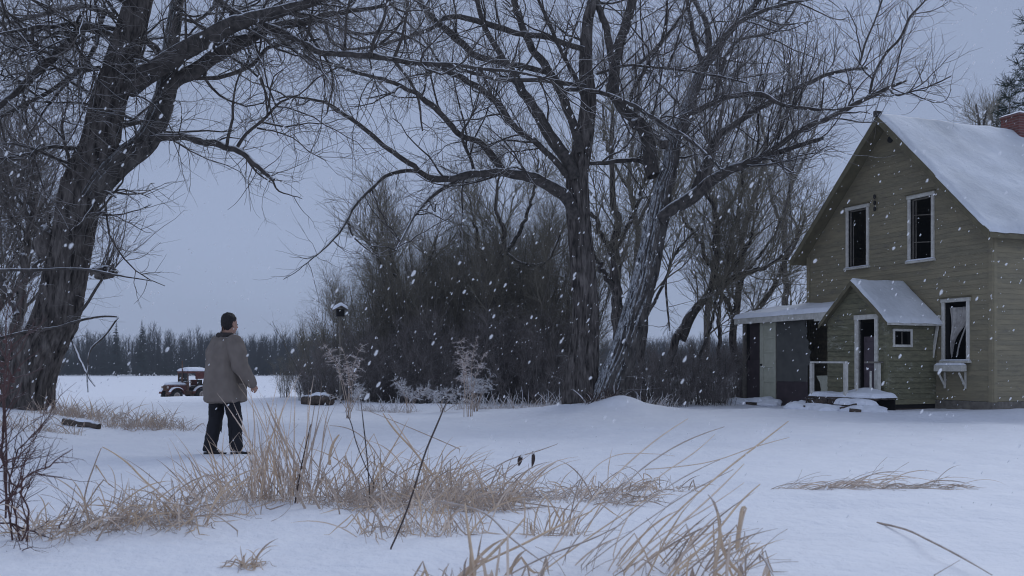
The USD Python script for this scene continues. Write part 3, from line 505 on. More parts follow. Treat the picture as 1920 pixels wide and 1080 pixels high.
for pts, dz, bk in [
    ([(240, 168, 34), (272, 142, 38), (310, 117, 36), (377, 77, 32), (450, 43, 27), (500, 27, 24), (567, 7, 19), (640, -18, 13), (720, -60, 7)], -2.2, 0),
    ([(311, 172, 26), (330, 150, 27), (360, 134, 27), (417, 97, 25), (467, 72, 22), (517, 50, 18), (567, 40, 15), (640, 25, 10), (740, 6, 5)], -1.0, 0),
    ([(284, 262, 16), (316, 256, 15), (350, 257, 14), (400, 270, 13), (443, 282, 12), (477, 307, 10), (513, 338, 7)], -.8, 1),
    ([(340, 146, 9), (363, 147, 8), (400, 146, 8), (450, 133, 8), (477, 117, 7), (503, 90, 7), (547, 80, 5), (600, 74, 4)], -.5, 0),
    ([(350, -60, 18), (413, 3, 15), (450, 27, 14), (483, 43, 14), (533, 63, 14), (573, 84, 13), (606, 100, 12), (697, 102, 11), (746, 113, 10), (852, 123, 8), (958, 134, 6), (1040, 150, 3)], -3.0, 0),
    ([(443, 280, 7), (460, 253, 6), (487, 230, 6), (530, 190, 4), (560, 178, 3)], -.8, 0),
    ([(238, 90, 18), (190, 60, 18), (167, 50, 17), (127, 83, 18), (83, 123, 16), (33, 170, 13), (0, 197, 11), (-60, 240, 6)], -1.8, 0),
    ([(226, 126, 11), (153, 133, 9), (110, 160, 8), (63, 187, 8), (0, 220, 6), (-40, 240, 4)], -1.0, 0),
    ([(250, 46, 14), (185, 18, 12), (150, 10, 11), (90, 25, 9), (30, 40, 7), (-40, 60, 4)], 1.6, 0),
    ([(246, 62, 10), (170, 45, 9), (127, 47, 9), (80, 50, 8), (30, 57, 6), (0, 63, 5)], -2.2, 0),
    ([(196, 22, 8), (184, 62, 9), (180, 83, 8), (163, 117, 8), (150, 146, 7), (152, 180, 4), (158, 212, 3)], -1.5, 0),
    ([(176, 300, 10), (133, 277, 9), (97, 275, 7), (57, 287, 6), (0, 298, 5)], -1.2, 0),
    ([(168, 380, 9), (140, 330, 8), (127, 290, 6), (117, 250, 5), (120, 215, 4)], -1.3, 0),
    ([(250, 55, 14), (300, 105, 13), (312, 122, 12)], .3, 0),
    ([(343, 36, 8), (362, 40, 8), (380, 32, 7), (405, 8, 6), (425, -30, 4)], .6, 0),
    ([(360, 38, 6), (375, 50, 6), (390, 62, 5)], -.2, 1),
    ([(196, 240, 13), (244, 232, 10), (266, 228, 7)], -.5, 1),
    ([(232, 120, 8), (270, 113, 8), (284, 118, 7)], -.5, 1),
    ([(160, 360, 8), (203, 362, 6), (217, 370, 4)], -.6, 1), ([(155, 404, 7), (199, 398, 5)], -.6, 1),
    ([(430, 30, 8), (520, 20, 8), (600, 40, 8), (668, 62, 7), (740, 60, 5), (800, 90, 3)], 1.5, 0),
    ([(250, 20, 16), (200, -30, 14), (130, -60, 10), (60, -70, 7)], -2.5, 0),
    ([(104, 620, 9), (150, 585, 6), (200, 512, 4), (214, 495, 2)], -1.0, 0),
    ([(-30, 506, 6), (60, 506, 5), (150, 504, 5), (200, 513, 5), (240, 519, 3), (285, 527, 2)], -1.8, 0),
    ([(-20, 640, 6), (50, 622, 6), (110, 613, 5), (140, 604, 5), (190, 594, 4), (221, 596, 3), (196, 630, 4), (168, 658, 4), (164, 700, 3), (165, 735, 2)], -2.2, 0),
    ([(136, 640, 5), (150, 676, 5), (165, 705, 4), (178, 724, 2)], -1.5, 0),
]:
    LA.append(make_limb(A, pts, YA, dz, -.2, ra, broken=bk))
# burr with its brush of shoots on the trunk
bp = P(205, 508, YA-.55); bm = trimesh.creation.icosphere(3, 1.0); bm.vertices *= (1+.5*(meshkit.fbm(bm.vertices*2.6, 3, 4)-.5))[:, None]
bm.apply_scale([.22, .16, .12]); bm.apply_translation(bp+[-.10, 0, -.02]); obj('burr', bm, 'bark', A, smooth=True, label='dark burr sprouting thin shoots on the right of the trunk')
bm2 = trimesh.creation.icosphere(3, 1.0); bm2.vertices *= (1+.5*(meshkit.fbm(bm2.vertices*2.6, 3, 9)-.5))[:, None]
bm2.apply_scale([.17, .18, .30]); bm2.apply_translation(P(84, 455, YA-.2)); obj('burr', bm2, 'bark', A, smooth=True)
PA = stack(LA[:-5]); big = np.array([r.max() for p, r in LA])
up_par = stack([(tA[0][110:], tA[1][110:]), (A2[0][40:], A2[1][40:])])
s1 = grow(PA, 190, (.7, 2.4), (.012, .032), ra, K=9, spread=.9, along=.6, up=.1, lift=.03, wig=.17, tmin=.12)
s1u = grow(up_par, 26, (1.2, 3.2), (.018, .04), ra, K=9, spread=1.0, along=.3, lift=.04, wig=.15)
left = [l for l in LA if l[0][-1, 0] < l[0][0, 0]-1.0]
s1l = grow(stack([l for l in left if l[0][-1, 2] > 4.0]), 60, (.8, 2.0), (.012, .024), ra, K=9, spread=1.0, along=.5, lift=-.02, wig=.2)
S1 = (np.concatenate([s1[0], s1u[0], s1l[0]]), np.concatenate([s1[1], s1u[1], s1l[1]]))
s2 = grow(S1, 1600, (.4, 1.3), (.005, .0085), ra, K=7, spread=.9, along=.7, lift=.02, wig=.17)
s2b = grow(PA, 500, (.4, 1.3), (.005, .009), ra, K=7, spread=1.0, along=.4, lift=.0, wig=.18)
s3 = grow((np.concatenate([s2[0], s2b[0]]), np.concatenate([s2[1], s2b[1]])), 5800, (.2, .7), (.003, .0048), ra, K=5, spread=.8, along=.8, lift=.01, wig=.16, tip=.5)
# brush of water shoots at the burr, shoots along the trunk
bl = (np.stack([np.linspace(bp-[.18, 0, 0], bp+[.10, 0, .03], 5)]), np.full((1, 5), .05))
b1 = grow(bl, 30, (.5, 2.3), (.004, .008), ra, K=8, spread=.5, along=.1, up=.9, lift=.02, wig=.12, bias=(.35, 0, .2), tmin=0)
b1b = grow(bl, 60, (.06, .26), (.006, .012), ra, K=4, spread=1, along=.1, up=.3, wig=.3, tmin=0)
b2 = grow(b1, 70, (.2, .7), (.003, .005), ra, K=5, up=.1)
tl = stack([(tA[0][20:120], tA[1][20:120])]); tl[0][:] += 0
tw = grow(tl, 70, (.8, 1.8), (.004, .008), ra, K=8, spread=1.0, along=.25, lift=.05, wig=.16, tmin=.1, bias=(0, -.3, 0))
tw2 = grow(tw, 130, (.3, .8), (.003, .005), ra, K=5, spread=.8, along=.8)
obj('branches', both(tubes(*S1, 5)), 'limb_bark', A, smooth=True, kind='stuff')
obj('twigs', both(tubes(*s2, 4), tubes(*s2b, 4), tubes(*s3, 3), tubes(*b1, 4), tubes(*b1b, 4), tubes(*b2, 3), tubes(*tw, 4), tubes(*tw2, 3)), 'twig', A, smooth=True, kind='stuff')

# --- twin-stemmed tree in the middle
YB = 24.0; rb = np.random.default_rng(23)
B = thing('twin_trunk_tree', 'large spreading bare tree left of the house with two trunks rising from one snow mound', 'tree')
B1 = trunk(B, [(1094, 790, 62), (1092, 760, 62), (1090, 735, 60), (1094, 672, 54), (1098, 594, 47), (1094, 516, 44), (1087, 438, 43), (1083, 380, 43), (1082, 330, 42), (1090, 285, 36), (1099, 233, 30), (1103, 190, 28), (1098, 120, 24), (1102, 40, 20), (1112, 0, 18), (1124, -90, 12), (1130, -200, 6)], YB, .2, .15, 5, flare=.45)
B2 = trunk(B, [(1128, 790, 66), (1138, 752, 60), (1150, 712, 54), (1166, 672, 49), (1190, 594, 47), (1211, 516, 45), (1226, 440, 41), (1234, 400, 41), (1243, 350, 32), (1256, 311, 27), (1263, 264, 28), (1283, 226, 27), (1298, 179, 21), (1318, 128, 18), (1333, 105, 16), (1372, 54, 12), (1419, 4, 9), (1460, -50, 6)], YB, .8, .15, 6, flare=.45, m='frost_bark', dz0=-.2)
LB = []
for pts, dz in [
    ([(1078, 408, 22), (1063, 372, 25), (1028, 347, 23), (993, 331, 20), (947, 324, 16), (887, 326, 14), (817, 335, 13), (785, 320, 10), (746, 292, 9), (711, 264, 9), (676, 236, 8), (641, 211, 7), (606, 190, 6), (553, 181, 4), (520, 186, 3)], -4.5),
    ([(795, 325, 9), (775, 320, 8), (729, 327, 8), (697, 352, 8), (669, 380, 7), (640, 430, 5), (612, 462, 4), (588, 482, 3)], -4.2),
    ([(890, 328, 9), (859, 338, 9), (806, 370, 8), (780, 400, 6), (757, 440, 4), (742, 470, 3)], -3.6),
    ([(945, 322, 14), (935, 308, 14), (915, 282, 13), (894, 264, 11), (866, 257, 10), (838, 225, 11), (803, 194, 10), (775, 172, 8), (725, 151, 7), (669, 137, 6), (620, 118, 4), (560, 105, 2)], -4.6),
    ([(890, 326, 6), (883, 300, 6), (866, 257, 6), (880, 225, 4), (893, 200, 3)], -3.6),
    ([(1062, 330, 13), (1049, 310, 12), (1003, 267, 12), (965, 239, 12), (937, 197, 12), (887, 158, 12), (852, 141, 11), (800, 118, 9), (740, 112, 7), (680, 108, 5)], -3.4),
    ([(1078, 335, 20), (1065, 303, 22), (1043, 272, 22), (1018, 233, 22), (983, 175, 17), (955, 130, 14), (930, 90, 11), (905, 40, 9), (890, -20, 7)], -1.2),
    ([(1090, 285, 16), (1077, 241, 16), (1053, 175, 16), (1018, 120, 15), (999, 93, 14), (979, 47, 13), (964, 0, 11), (950, -60, 8)], -.4),
    ([(1095, 92, 12), (1060, 82, 12), (1021, 68, 12), (972, 62, 12), (922, 46, 12), (870, 32, 11), (838, 32, 9), (810, 53, 8), (760, 70, 8), (697, 88, 6), (640, 92, 4)], -2.6),
    ([(1040, 140, 10), (960, 120, 12), (900, 108, 13), (852, 70, 13), (817, 39, 12), (789, 7, 10), (770, -40, 7)], -2.2),
    ([(1097, 162, 9), (1060, 156, 9), (1028, 151, 9), (922, 146, 8), (860, 128, 6), (800, 122, 4)], -3.6),
    ([(1225, 330, 26), (1220, 311, 27), (1217, 272, 26), (1197, 229, 22), (1168, 202, 22), (1150, 160, 21), (1154, 109, 20), (1172, 50, 19), (1186, 0, 17), (1200, -80, 11)], .8),
    ([(1150, 125, 14), (1142, 85, 14), (1135, 50, 13), (1123, 12, 11), (1115, -50, 7)], .3),
    ([(1236, 412, 20), (1259, 393, 24), (1302, 367, 26), (1329, 342, 21), (1360, 323, 18), (1419, 299, 14), (1465, 268, 11), (1504, 241, 11), (1551, 222, 10), (1598, 198, 9), (1642, 176, 8), (1671, 162, 7), (1690, 155, 5), (1700, 151, 3)], -1.6),
    ([(1630, 180, 5), (1634, 158, 5), (1644, 129, 5), (1660, 102, 5), (1689, 69, 5), (1707, 31, 4), (1735, 0, 3), (1750, -30, 2)], -1.5),
    ([(1668, 165, 4), (1676, 176, 4), (1691, 177, 4), (1727, 167, 3), (1756, 156, 3), (1784, 142, 2)], -1.6),
    ([(1408, 303, 9), (1438, 294, 10), (1477, 280, 10), (1512, 268, 9), (1541, 260, 9)], -2.0),
    ([(1435, 294, 5), (1460, 308, 4), (1487, 324, 3)], -2.4),
    ([(1302, 362, 17), (1318, 323, 18), (1333, 280, 15), (1345, 257, 14), (1388, 226, 12), (1430, 198, 12), (1465, 179, 11), (1512, 156, 9), (1560, 137, 7), (1604, 129, 6), (1626, 128, 4)], .6),
    ([(1596, 131, 4), (1609, 124, 4), (1622, 82, 4), (1640, 40, 3), (1654, 0, 3), (1665, -40, 2)], .6),
    ([(1275, 222, 12), (1310, 206, 12), (1341, 191, 11), (1380, 179, 11), (1423, 175, 10), (1465, 194, 8), (1504, 202, 7), (1541, 206, 6)], -2.4),
    ([(1335, 205, 7), (1341, 187, 7), (1349, 148, 7), (1364, 101, 7), (1388, 74, 6), (1446, 62, 5), (1478, 42, 3)], 1.2),
    ([(1319, 122, 11), (1329, 70, 11), (1318, 31, 10), (1302, 0, 9), (1290, -50, 6)], 1.4),
    ([(1316, 122, 9), (1298, 51, 8), (1290, 8, 7), (1282, -40, 5)], -.8),
    ([(1360, 64, 8), (1372, 51, 9), (1434, 19, 8), (1497, 0, 6), (1540, -25, 4)], .9),
    ([(1060, 168, 8), (1120, 172, 9), (1178, 194, 9), (1248, 233, 8), (1310, 276, 7), (1353, 319, 5)], -4.0),
    ([(1120, 138, 6), (1166, 124, 6), (1230, 126, 5), (1310, 136, 5), (1403, 156, 3)], -3.4),
    ([(1185, 130, 7), (1225, 95, 7), (1255, 60, 6), (1290, 12, 4)], -1.5),
    ([(1182, 180, 7), (1215, 120, 7), (1245, 65, 6), (1250, 0, 4)], -2.4),
    ([(1105, 306, 8), (1140, 304, 9), (1190, 300, 9), (1222, 312, 8)], .9),
    ([(1100, 205, 8), (1085, 160, 9), (1060, 110, 8), (1030, 45, 7), (1005, -10, 5)], -2.0),
    ([(1248, 520, 5), (1250, 560, 4), (1256, 620, 3)], -.9),
]:
    LB.append(make_limb(B, pts, YB, dz, -.15 if dz < 0 else .1, rb))
for k, (u0, v0) in enumerate(((1245, 270), (1190, 232))):
    bm = trimesh.creation.icosphere(2, .13); bm.vertices *= (1+.5*(meshkit.fbm(bm.vertices*9, 3, k)-.5))[:, None]; bm.apply_translation(P(u0, v0, YB-.4)); obj('knot', bm, 'bark', B, smooth=True)
PB = stack(LB); upB = stack([(B1[0][115:], B1[1][115:]), (B2[0][110:], B2[1][110:])])
s1 = grow(PB, 250, (.8, 2.8), (.013, .030), rb, K=9, spread=.85, along=.7, up=.12, lift=.04, wig=.16, tmin=.12)
s1u = grow(upB, 40, (1.2, 3.4), (.018, .04), rb, K=9, spread=1.0, along=.4, lift=.05, wig=.15)
right = [l for l in LB if l[0][-1, 0] > l[0][0, 0]+1.2]
s1r = grow(stack(right), 105, (1.0, 2.9), (.011, .022), rb, K=9, spread=.5, along=.5, up=.8, lift=.08, wig=.10)
S1 = (np.concatenate([s1[0], s1u[0], s1r[0]]), np.concatenate([s1[1], s1u[1], s1r[1]]))
s2 = grow(S1, 2100, (.5, 1.6), (.006, .010), rb, K=7, spread=.75, along=.8, lift=.05, wig=.14)
s2b = grow(PB, 800, (.4, 1.5), (.006, .010), rb, K=7, spread=.9, along=.5, lift=.05, wig=.17)
s3 = grow((np.concatenate([s2[0], s2b[0]]), np.concatenate([s2[1], s2b[1]])), 6800, (.25, .85), (.0038, .006), rb, K=5, spread=.65, along=.9, lift=.04, wig=.13, tip=.5)
tl = stack([(B1[0][8:60], B1[1][8:60]), (B2[0][5:60], B2[1][5:60])])
tw = grow(tl, 60, (.5, 1.3), (.005, .009), rb, K=6, spread=1.0, along=.3, lift=.05, wig=.16, tmin=0, bias=(0, -.3, 0))
obj('branches', tubes(*S1, 5), 'limb_bark', B, smooth=True, kind='stuff')
obj('twigs', both(tubes(*s2, 4), tubes(*s2b, 4), tubes(*s3, 3), tubes(*tw, 4)), 'twig', B, smooth=True, kind='stuff')

# --- thinner bare trees behind
def back_tree(label, stems, Y, seed, n1, n2, n3, name='bare_tree', m='shrub_twig', l1=(1.0, 3.0), up=.35):
    r_ = np.random.default_rng(seed); t = thing(name, label, 'tree'); ls = []
    for k, pts in enumerate(stems):
        p, r = limb(pts, Y, r_.uniform(-1.2, 1.2) if k else .2, 0, K=40); p = wiggle(p, r, r_, .35)
        if k == 0:
            p[0, 2] = min(p[0, 2], gz(p[0, 0], p[0, 1])-.2); obj('trunk', bark_tube(*resample(p, r, 70), 16, .10, seed), 'bark', t, smooth=True)
        else: obj('limb', tubes(p[None], r[None], 7, cap=True), 'limb_bark', t, smooth=True)
        ls.append((p, r))
    S0 = stack(ls)
    a = grow(S0, n1, l1, (.014, .03), r_, K=8, spread=.7, along=.6, up=up, lift=.06, wig=.13, tmin=.3)
    b = grow((np.concatenate([a[0], S0[0][:, :8]]), np.concatenate([a[1], S0[1][:, :8]])) if False else a, n2, (.6, 1.8), (.009, .014), r_, K=6, spread=.65, along=.8, lift=.06, wig=.13)
    c = grow(b, n3, (.3, 1.0), (.006, .009), r_, K=5, spread=.6, along=.9, lift=.05, wig=.12, tip=.5)
    obj('twigs', both(tubes(*a, 5), tubes(*b, 4), tubes(*c, 3)), m, t, smooth=True, kind='stuff')
    return t
back_tree('slim dark tree seen between the two trunks of the large middle tree', [[(1160, 770, 22), (1157, 632, 20), (1156, 516, 22), (1149, 477, 19), (1153, 438, 14), (1150, 360, 11), (1146, 280, 8), (1150, 200, 5)], [(1150, 480, 12), (1125, 430, 9), (1100, 380, 7), (1085, 320, 4)], [(1153, 470, 9), (1180, 420, 8), (1200, 370, 6), (1215, 300, 4)], [(1150, 540, 9), (1128, 500, 7), (1112, 470, 5)]], 29, 41, 50, 400, 1300)
back_tree('straight thin tree behind the shed, left of the house', [[(1392, 770, 16), (1380, 660, 15), (1373, 638, 14), (1378, 589, 13), (1387, 522, 11), (1391, 456, 11), (1409, 389, 9), (1427, 327, 7), (1440, 260, 4)], [(1378, 600, 9), (1338, 513, 9), (1307, 451, 8), (1280, 402, 6), (1262, 350, 4)], [(1392, 460, 8), (1386, 400, 7), (1392, 340, 6), (1402, 270, 4)], [(1386, 530, 8), (1430, 470, 6), (1462, 420, 5), (1480, 350, 3)]], 32, 42, 60, 480, 1600)
back_tree('slanting tree with crossing stems, right of the middle tree', [[(1246, 770, 16), (1262, 650, 15), (1280, 611, 14), (1324, 558, 13), (1360, 527, 11), (1427, 504, 9), (1467, 478, 6), (1500, 430, 4)], [(1280, 640, 12), (1302, 589, 11), (1333, 540, 10), (1342, 478, 9), (1342, 411, 8), (1324, 358, 6), (1318, 300, 4)], [(1324, 555, 8), (1390, 480, 7), (1410, 440, 5), (1420, 380, 3)]], 31, 43, 60, 480, 1600)
back_tree('forked slim tree just left of the shed roof', [[(1398, 770, 12), (1412, 640, 11), (1418, 589, 11), (1449, 540, 9), (1471, 491, 8), (1489, 464, 6), (1510, 400, 4)], [(1414, 610, 7), (1440, 600, 6), (1470, 610, 5), (1508, 590, 3)]], 34, 44, 40, 320, 1000)
back_tree('dark slim trunk close behind the right trunk of the middle tree', [[(1204, 770, 15), (1205, 660, 14), (1209, 585, 12), (1218, 500, 9), (1240, 430, 7), (1262, 350, 5), (1275, 280, 3)], [(1208, 600, 7), (1240, 540, 6), (1270, 470, 5), (1310, 430, 3)]], 28.5, 45, 35, 280, 900)
back_tree('pair of thin stems standing behind the brush row', [[(1347, 770, 8), (1347, 647, 7), (1351, 567, 6), (1362, 500, 5), (1372, 420, 3)], [(1300, 720, 6), (1322, 640, 6), (1342, 570, 5), (1350, 500, 3)]], 30.5, 46, 30, 300, 1200)
back_tree('tall bare tree rising out of the thicket, its fine crown behind the arched limb', [[(880, 780, 16), (905, 600, 13), (925, 520, 11), (945, 440, 9), (930, 380, 6), (940, 320, 3)], [(930, 520, 8), (900, 470, 7), (890, 420, 5), (880, 370, 3)], [(945, 480, 8), (980, 420, 7), (1000, 360, 5), (1010, 300, 3)], [(945, 470, 6), (1010, 500, 5), (1050, 440, 3)]], 35, 47, 60, 600, 2400)
back_tree('slender bare tree at the left end of the thicket', [[(775, 780, 12), (768, 600, 11), (745, 520, 9), (728, 470, 7), (715, 430, 4)], [(765, 560, 7), (800, 500, 6), (820, 440, 4)], [(745, 520, 6), (700, 470, 4), (690, 440, 3)]], 35.5, 48, 50, 500, 2000)
back_tree('bare tree partly hidden behind the leaning trunk at the left edge', [[(30, 790, 24), (28, 680, 20), (30, 600, 18), (40, 540, 16), (48, 470, 12), (60, 400, 9), (72, 330, 6)], [(32, 590, 12), (5, 520, 10), (-30, 460, 7)], [(42, 530, 10), (82, 470, 8), (95, 400, 5)], [(48, 460, 8), (20, 400, 7), (5, 340, 4)]], 21, 49, 50, 450, 1500, m='twig')
back_tree('bare tree at the left edge with tangled crown, farther back', [[(-20, 790, 22), (-15, 640, 18), (0, 520, 15), (-10, 430, 11), (10, 330, 8), (30, 250, 5)], [(0, 520, 10), (60, 440, 8), (100, 380, 5)], [(0, 450, 9), (-50, 380, 7)]], 24, 50, 50, 450, 1500, m='twig')
back_tree('tall bare tree far behind, its crown filling in above the shed', [[(1470, 770, 14), (1475, 560, 12), (1470, 440, 10), (1482, 340, 8), (1475, 240, 6), (1490, 150, 3)], [(1472, 440, 7), (1440, 340, 6), (1430, 240, 4), (1420, 160, 3)], [(1480, 350, 6), (1520, 270, 5), (1540, 190, 3)]], 40, 51, 45, 320, 900)
back_tree('tall bare tree far behind the gap between the twin trunks', [[(1180, 770, 14), (1185, 560, 12), (1196, 440, 10), (1180, 340, 8), (1190, 240, 6), (1200, 150, 3)], [(1190, 430, 7), (1230, 330, 6), (1240, 240, 4)], [(1186, 360, 6), (1140, 280, 5), (1130, 190, 3)]], 40, 52, 36, 260, 800)
back_tree('tall bare tree far behind, crown seen under the right-hand limb', [[(1320, 770, 14), (1330, 560, 12), (1345, 440, 10), (1330, 340, 8), (1350, 240, 6), (1360, 150, 3)], [(1340, 430, 7), (1390, 330, 6), (1400, 240, 4)], [(1336, 360, 6), (1290, 280, 5), (1280, 190, 3)]], 42, 53, 36, 260, 800)

# ------------------------------------------------------------ thicket of shrubs
def shrub(name, label, group, seed, H=5.0, spread=.36, nst=13, n1=110, n2=900, n3=2300, m='shrub_twig', rs_=(.02, .045), loc=None, cat_='shrub', base=.06):
    r_ = np.random.default_rng(seed); t = thing(name, label, cat_, loc or (0, 0, 0), 0, group); ls = []
    for k in range(nst):
        a = r_.uniform(0, 2*np.pi); rad = math.sqrt(r_.uniform(.01, 1))*H*base; sp_ = r_.uniform(.1, 1)*spread*H
        h = H*r_.uniform(.62, 1.0); z = np.linspace(-.25, h, 7); f = np.clip(z/h, 0, 1)
        p = np.stack([np.cos(a)*(rad+sp_*f**1.3), np.sin(a)*(rad+sp_*f**1.3), z], 1)+np.cumsum(r_.normal(size=(7, 3))*.035*H*.2, 0)*np.array([1, 1, 0])
        p, r = resample(p, np.linspace(r_.uniform(*rs_), .007, 7), 14); ls.append((p, r))
        obj('stem', tubes(p[None], r[None], 6), 'stem_bark', t, smooth=True)
    S0 = stack(ls)
    a = grow(S0, n1, (H*.14, H*.36), (.009, .016), r_, K=6, spread=.6, along=.7, up=.4, lift=.06, wig=.12, tmin=.05)
    b = grow(a, n2, (H*.09, H*.24), (.006, .010), r_, K=5, spread=.7, along=.7, up=.15, lift=.06, wig=.14)
    c = grow(b, n3, (H*.05, H*.13), (.005, .007), r_, K=4, spread=.8, along=.8, lift=.04, wig=.14, tip=.5)
    obj('twigs', both(tubes(*a, 4), tubes(*b, 3), tubes(*c, 3)), m, t, smooth=True, kind='stuff')
    return t
TH = 'tall bare shrub in the dense thicket between the man and the twin-trunk tree'; TG = 'tall shrubs of the thicket'
BR = 'low dark snow-flecked brush at the foot of the thicket'; BG = 'low brush along the foot of the thicket'
RR_ = 'low brown brush in the row between the twin-trunk tree and the shed'; RG = 'brush row beside the shed'
def place_shrubs(proto_args, spots, label, group, name, H, seed, shrink=1.0, **kw):
    r_ = np.random.default_rng(seed); protos = []
    for k, (u, vt, Y) in enumerate(spots):
        x = (u-960)/FPX*Y; z = gz(x, Y); h = EYE+(HORIZ-vt)/FPX*Y-z; s = h/H*shrink
        if k < 3:
            t = shrub(name, label, group, seed+k, H=H, loc=(x, Y, z), **kw); protos.append(t)
            UsdGeom.Xformable(t).AddScaleOp().Set(Gf.Vec3f(s, s, s))
        else: dup(protos[k % 3], (x, Y, z), r_.uniform(0, 360), (s*r_.uniform(.95, 1.2), s*r_.uniform(.95, 1.2), s), label=label, group=group)
place_shrubs(None, [(930, 378, 35), (700, 478, 34.5), (830, 415, 35), (578, 600, 37), (535, 665, 36), (605, 530, 36), (650, 505, 35), (745, 455, 35.5), (790, 438, 34.5), (880, 395, 36), (985, 372, 36.5), (1035, 395, 35), (1065, 440, 34), (760, 470, 37), (900, 420, 37.5), (860, 450, 33.5), (960, 430, 33.5), (680, 520, 33.5), (1010, 455, 33), (815, 400, 36.5), (855, 390, 37), (910, 385, 37), (955, 375, 37.5), (1005, 380, 37), (1045, 385, 36.5), (775, 425, 37), (720, 470, 36.5)], TH, TG, 'thicket_shrub', 5.4, 60, shrink=.90, base=.12)
place_shrubs(None, [(640, 640, 32), (800, 590, 32), (950, 590, 32), (580, 680, 32.5), (690, 610, 32.5), (745, 600, 32), (850, 585, 32.5), (900, 580, 32), (1000, 590, 32), (1045, 600, 31.5), (600, 655, 34), (770, 640, 31), (870, 640, 31), (970, 640, 31), (710, 660, 31), (1020, 660, 30.5), (820, 670, 30.5), (660, 690, 30.5), (590, 700, 33), (630, 705, 33.5), (680, 700, 33), (730, 700, 33.5), (780, 700, 33), (830, 700, 33.5), (880, 700, 33), (930, 700, 33.5), (980, 700, 33), (1030, 700, 33)], BR, BG, 'low_brush', 2.8, 70, spread=.38, nst=26, n1=170, n2=1300, n3=2600, m='brush_twig', rs_=(.010, .020), base=.32)
place_shrubs(None, [(1200, 655, 29), (1280, 650, 29.5), (1360, 645, 30), (1230, 660, 28.5), (1320, 655, 29), (1390, 660, 31), (1260, 690, 27.8), (1345, 690, 28), (1180, 680, 28.2), (1410, 640, 32), (1300, 640, 33), (1240, 640, 33)], RR_, RG, 'brush_row_shrub', 2.0, 80, spread=.38, nst=30, n1=170, n2=1200, n3=2400, m='brush_twig', rs_=(.008, .015), base=.42)
place_shrubs(None, [(14, 560, 27), (72, 590, 26), (-35, 520, 26)], 'tangled bare shrub behind the leaning trunk at the left edge', 'shrubs at the left edge', 'edge_shrub', 4.5, 90, spread=.4, m='twig', n1=80, n2=600, n3=1300)

# ------------------------------------------------------------ far wood across the field, two spruces standing out of it
def spruce_mesh(H, r_, dens=1.0, wmax=.2, gap=.0):
    tiers = int(H*2.6*dens); V, F = [], []
    for k in range(tiers):
        f = (k+r_.uniform(-.3, .3))/tiers; z = H*(.08+.92*f); w = H*wmax*(1-f)**.85*r_.uniform(.75, 1.2)+.05
        nb = max(5, int(9*(1-f)+4))
        for q in range(nb):
            if r_.uniform() < gap: continue
            a = r_.uniform(0, 2*np.pi); L_ = w*r_.uniform(.6, 1.15); wd = L_*.28+.06; dr_ = r_.uniform(.12, .4)*L_
            d = np.array([np.cos(a), np.sin(a), 0]); s = np.array([-d[1], d[0], 0])
            b = np.array([0, 0, z]); pts = [b+d*.02*L_+s*.05*wd+[0, 0, .04*H*.3], b+d*.55*L_+s*wd-[0, 0, dr_*.45], b+d*L_-[0, 0, dr_*.8], b+d*.55*L_-s*wd-[0, 0, dr_*.5], b+d*.5*L_+[0, 0, .10*L_-dr_*.2]]
            n = len(V); V += pts; F += [[n, n+4, n+1], [n+1, n+4, n+2], [n+2, n+4, n+3], [n+3, n+4, n]]
    return np.array(V), np.array(F)
rf = np.random.default_rng(5)
fw = UsdGeom.PointInstancer.Define(stage, path(None, 'far_wood')); tag(fw.GetPrim(), 'grey-green wood along the far edge of the snowy field', 'wood', kind='stuff')
protos = []
for k in range(6):
    pp = f'{fw.GetPath()}/tree_kind_{k}'
    if k < 4:
        st = np.stack([np.stack([np.cumsum(rf.normal(size=6)*.12), np.cumsum(rf.normal(size=6)*.12), np.linspace(-.4, 13.5*rf.uniform(.8, 1), 6)], 1) for _ in range(3)]); st[:, :, :2] += rf.normal(size=(3, 1, 2))*.6
        sr = np.linspace(.13, .04, 6)[None].repeat(3, 0)
        a = grow((st, sr), 55, (1.5, 4.2), (.04, .07), rf, K=4, spread=.45, along=.9, up=.4, lift=.05, tmin=.2); b = grow(a, 220, (.7, 2.2), (.028, .04), rf, K=3, spread=.5, along=.9, up=.2)
        usdkit.mesh(stage, pp, both(tubes(st, sr, 4), tubes(*a, 3), tubes(*b, 3)), L+'far_tree', smooth=True)
    else: usdkit.mesh(stage, pp, spruce_mesh(11.0, rf, .8, .17), L+'far_conifer')
    protos.append(pp)
fw.CreatePrototypesRel().SetTargets(protos)
n = 3000; fy = rf.uniform(228, 300, n)+np.where(rf.uniform(size=n) < .4, 0, 0); fx = rf.uniform(-175, 130, n)*fy/230
kinds = np.where(rf.uniform(size=n) < .30, rf.integers(4, 6, n), rf.integers(0, 4, n)); fz = ground(fx, fy)
lowf = .82+.25*meshkit.fbm(np.stack([fx*.06, fy*0, fx*0], 1), 2, 2)
sc = rf.uniform(.62, 1.0, n)*lowf*np.where(kinds > 3, .85, .86); ang_ = rf.uniform(0, np.pi, n)
sc = sc*np.where(fx > -52, .90, 1.0)
fw.CreatePositionsAttr([Gf.Vec3f(*map(float, p)) for p in zip(fx, fy, fz)]); fw.CreateScalesAttr([Gf.Vec3f(float(s), float(s), float(s)) for s in sc])
fw.CreateOrientationsAttr([Gf.Quath(float(math.cos(a)), 0, 0, float(math.sin(a))) for a in ang_]); fw.CreateProtoIndicesAttr([int(k) for k in kinds])
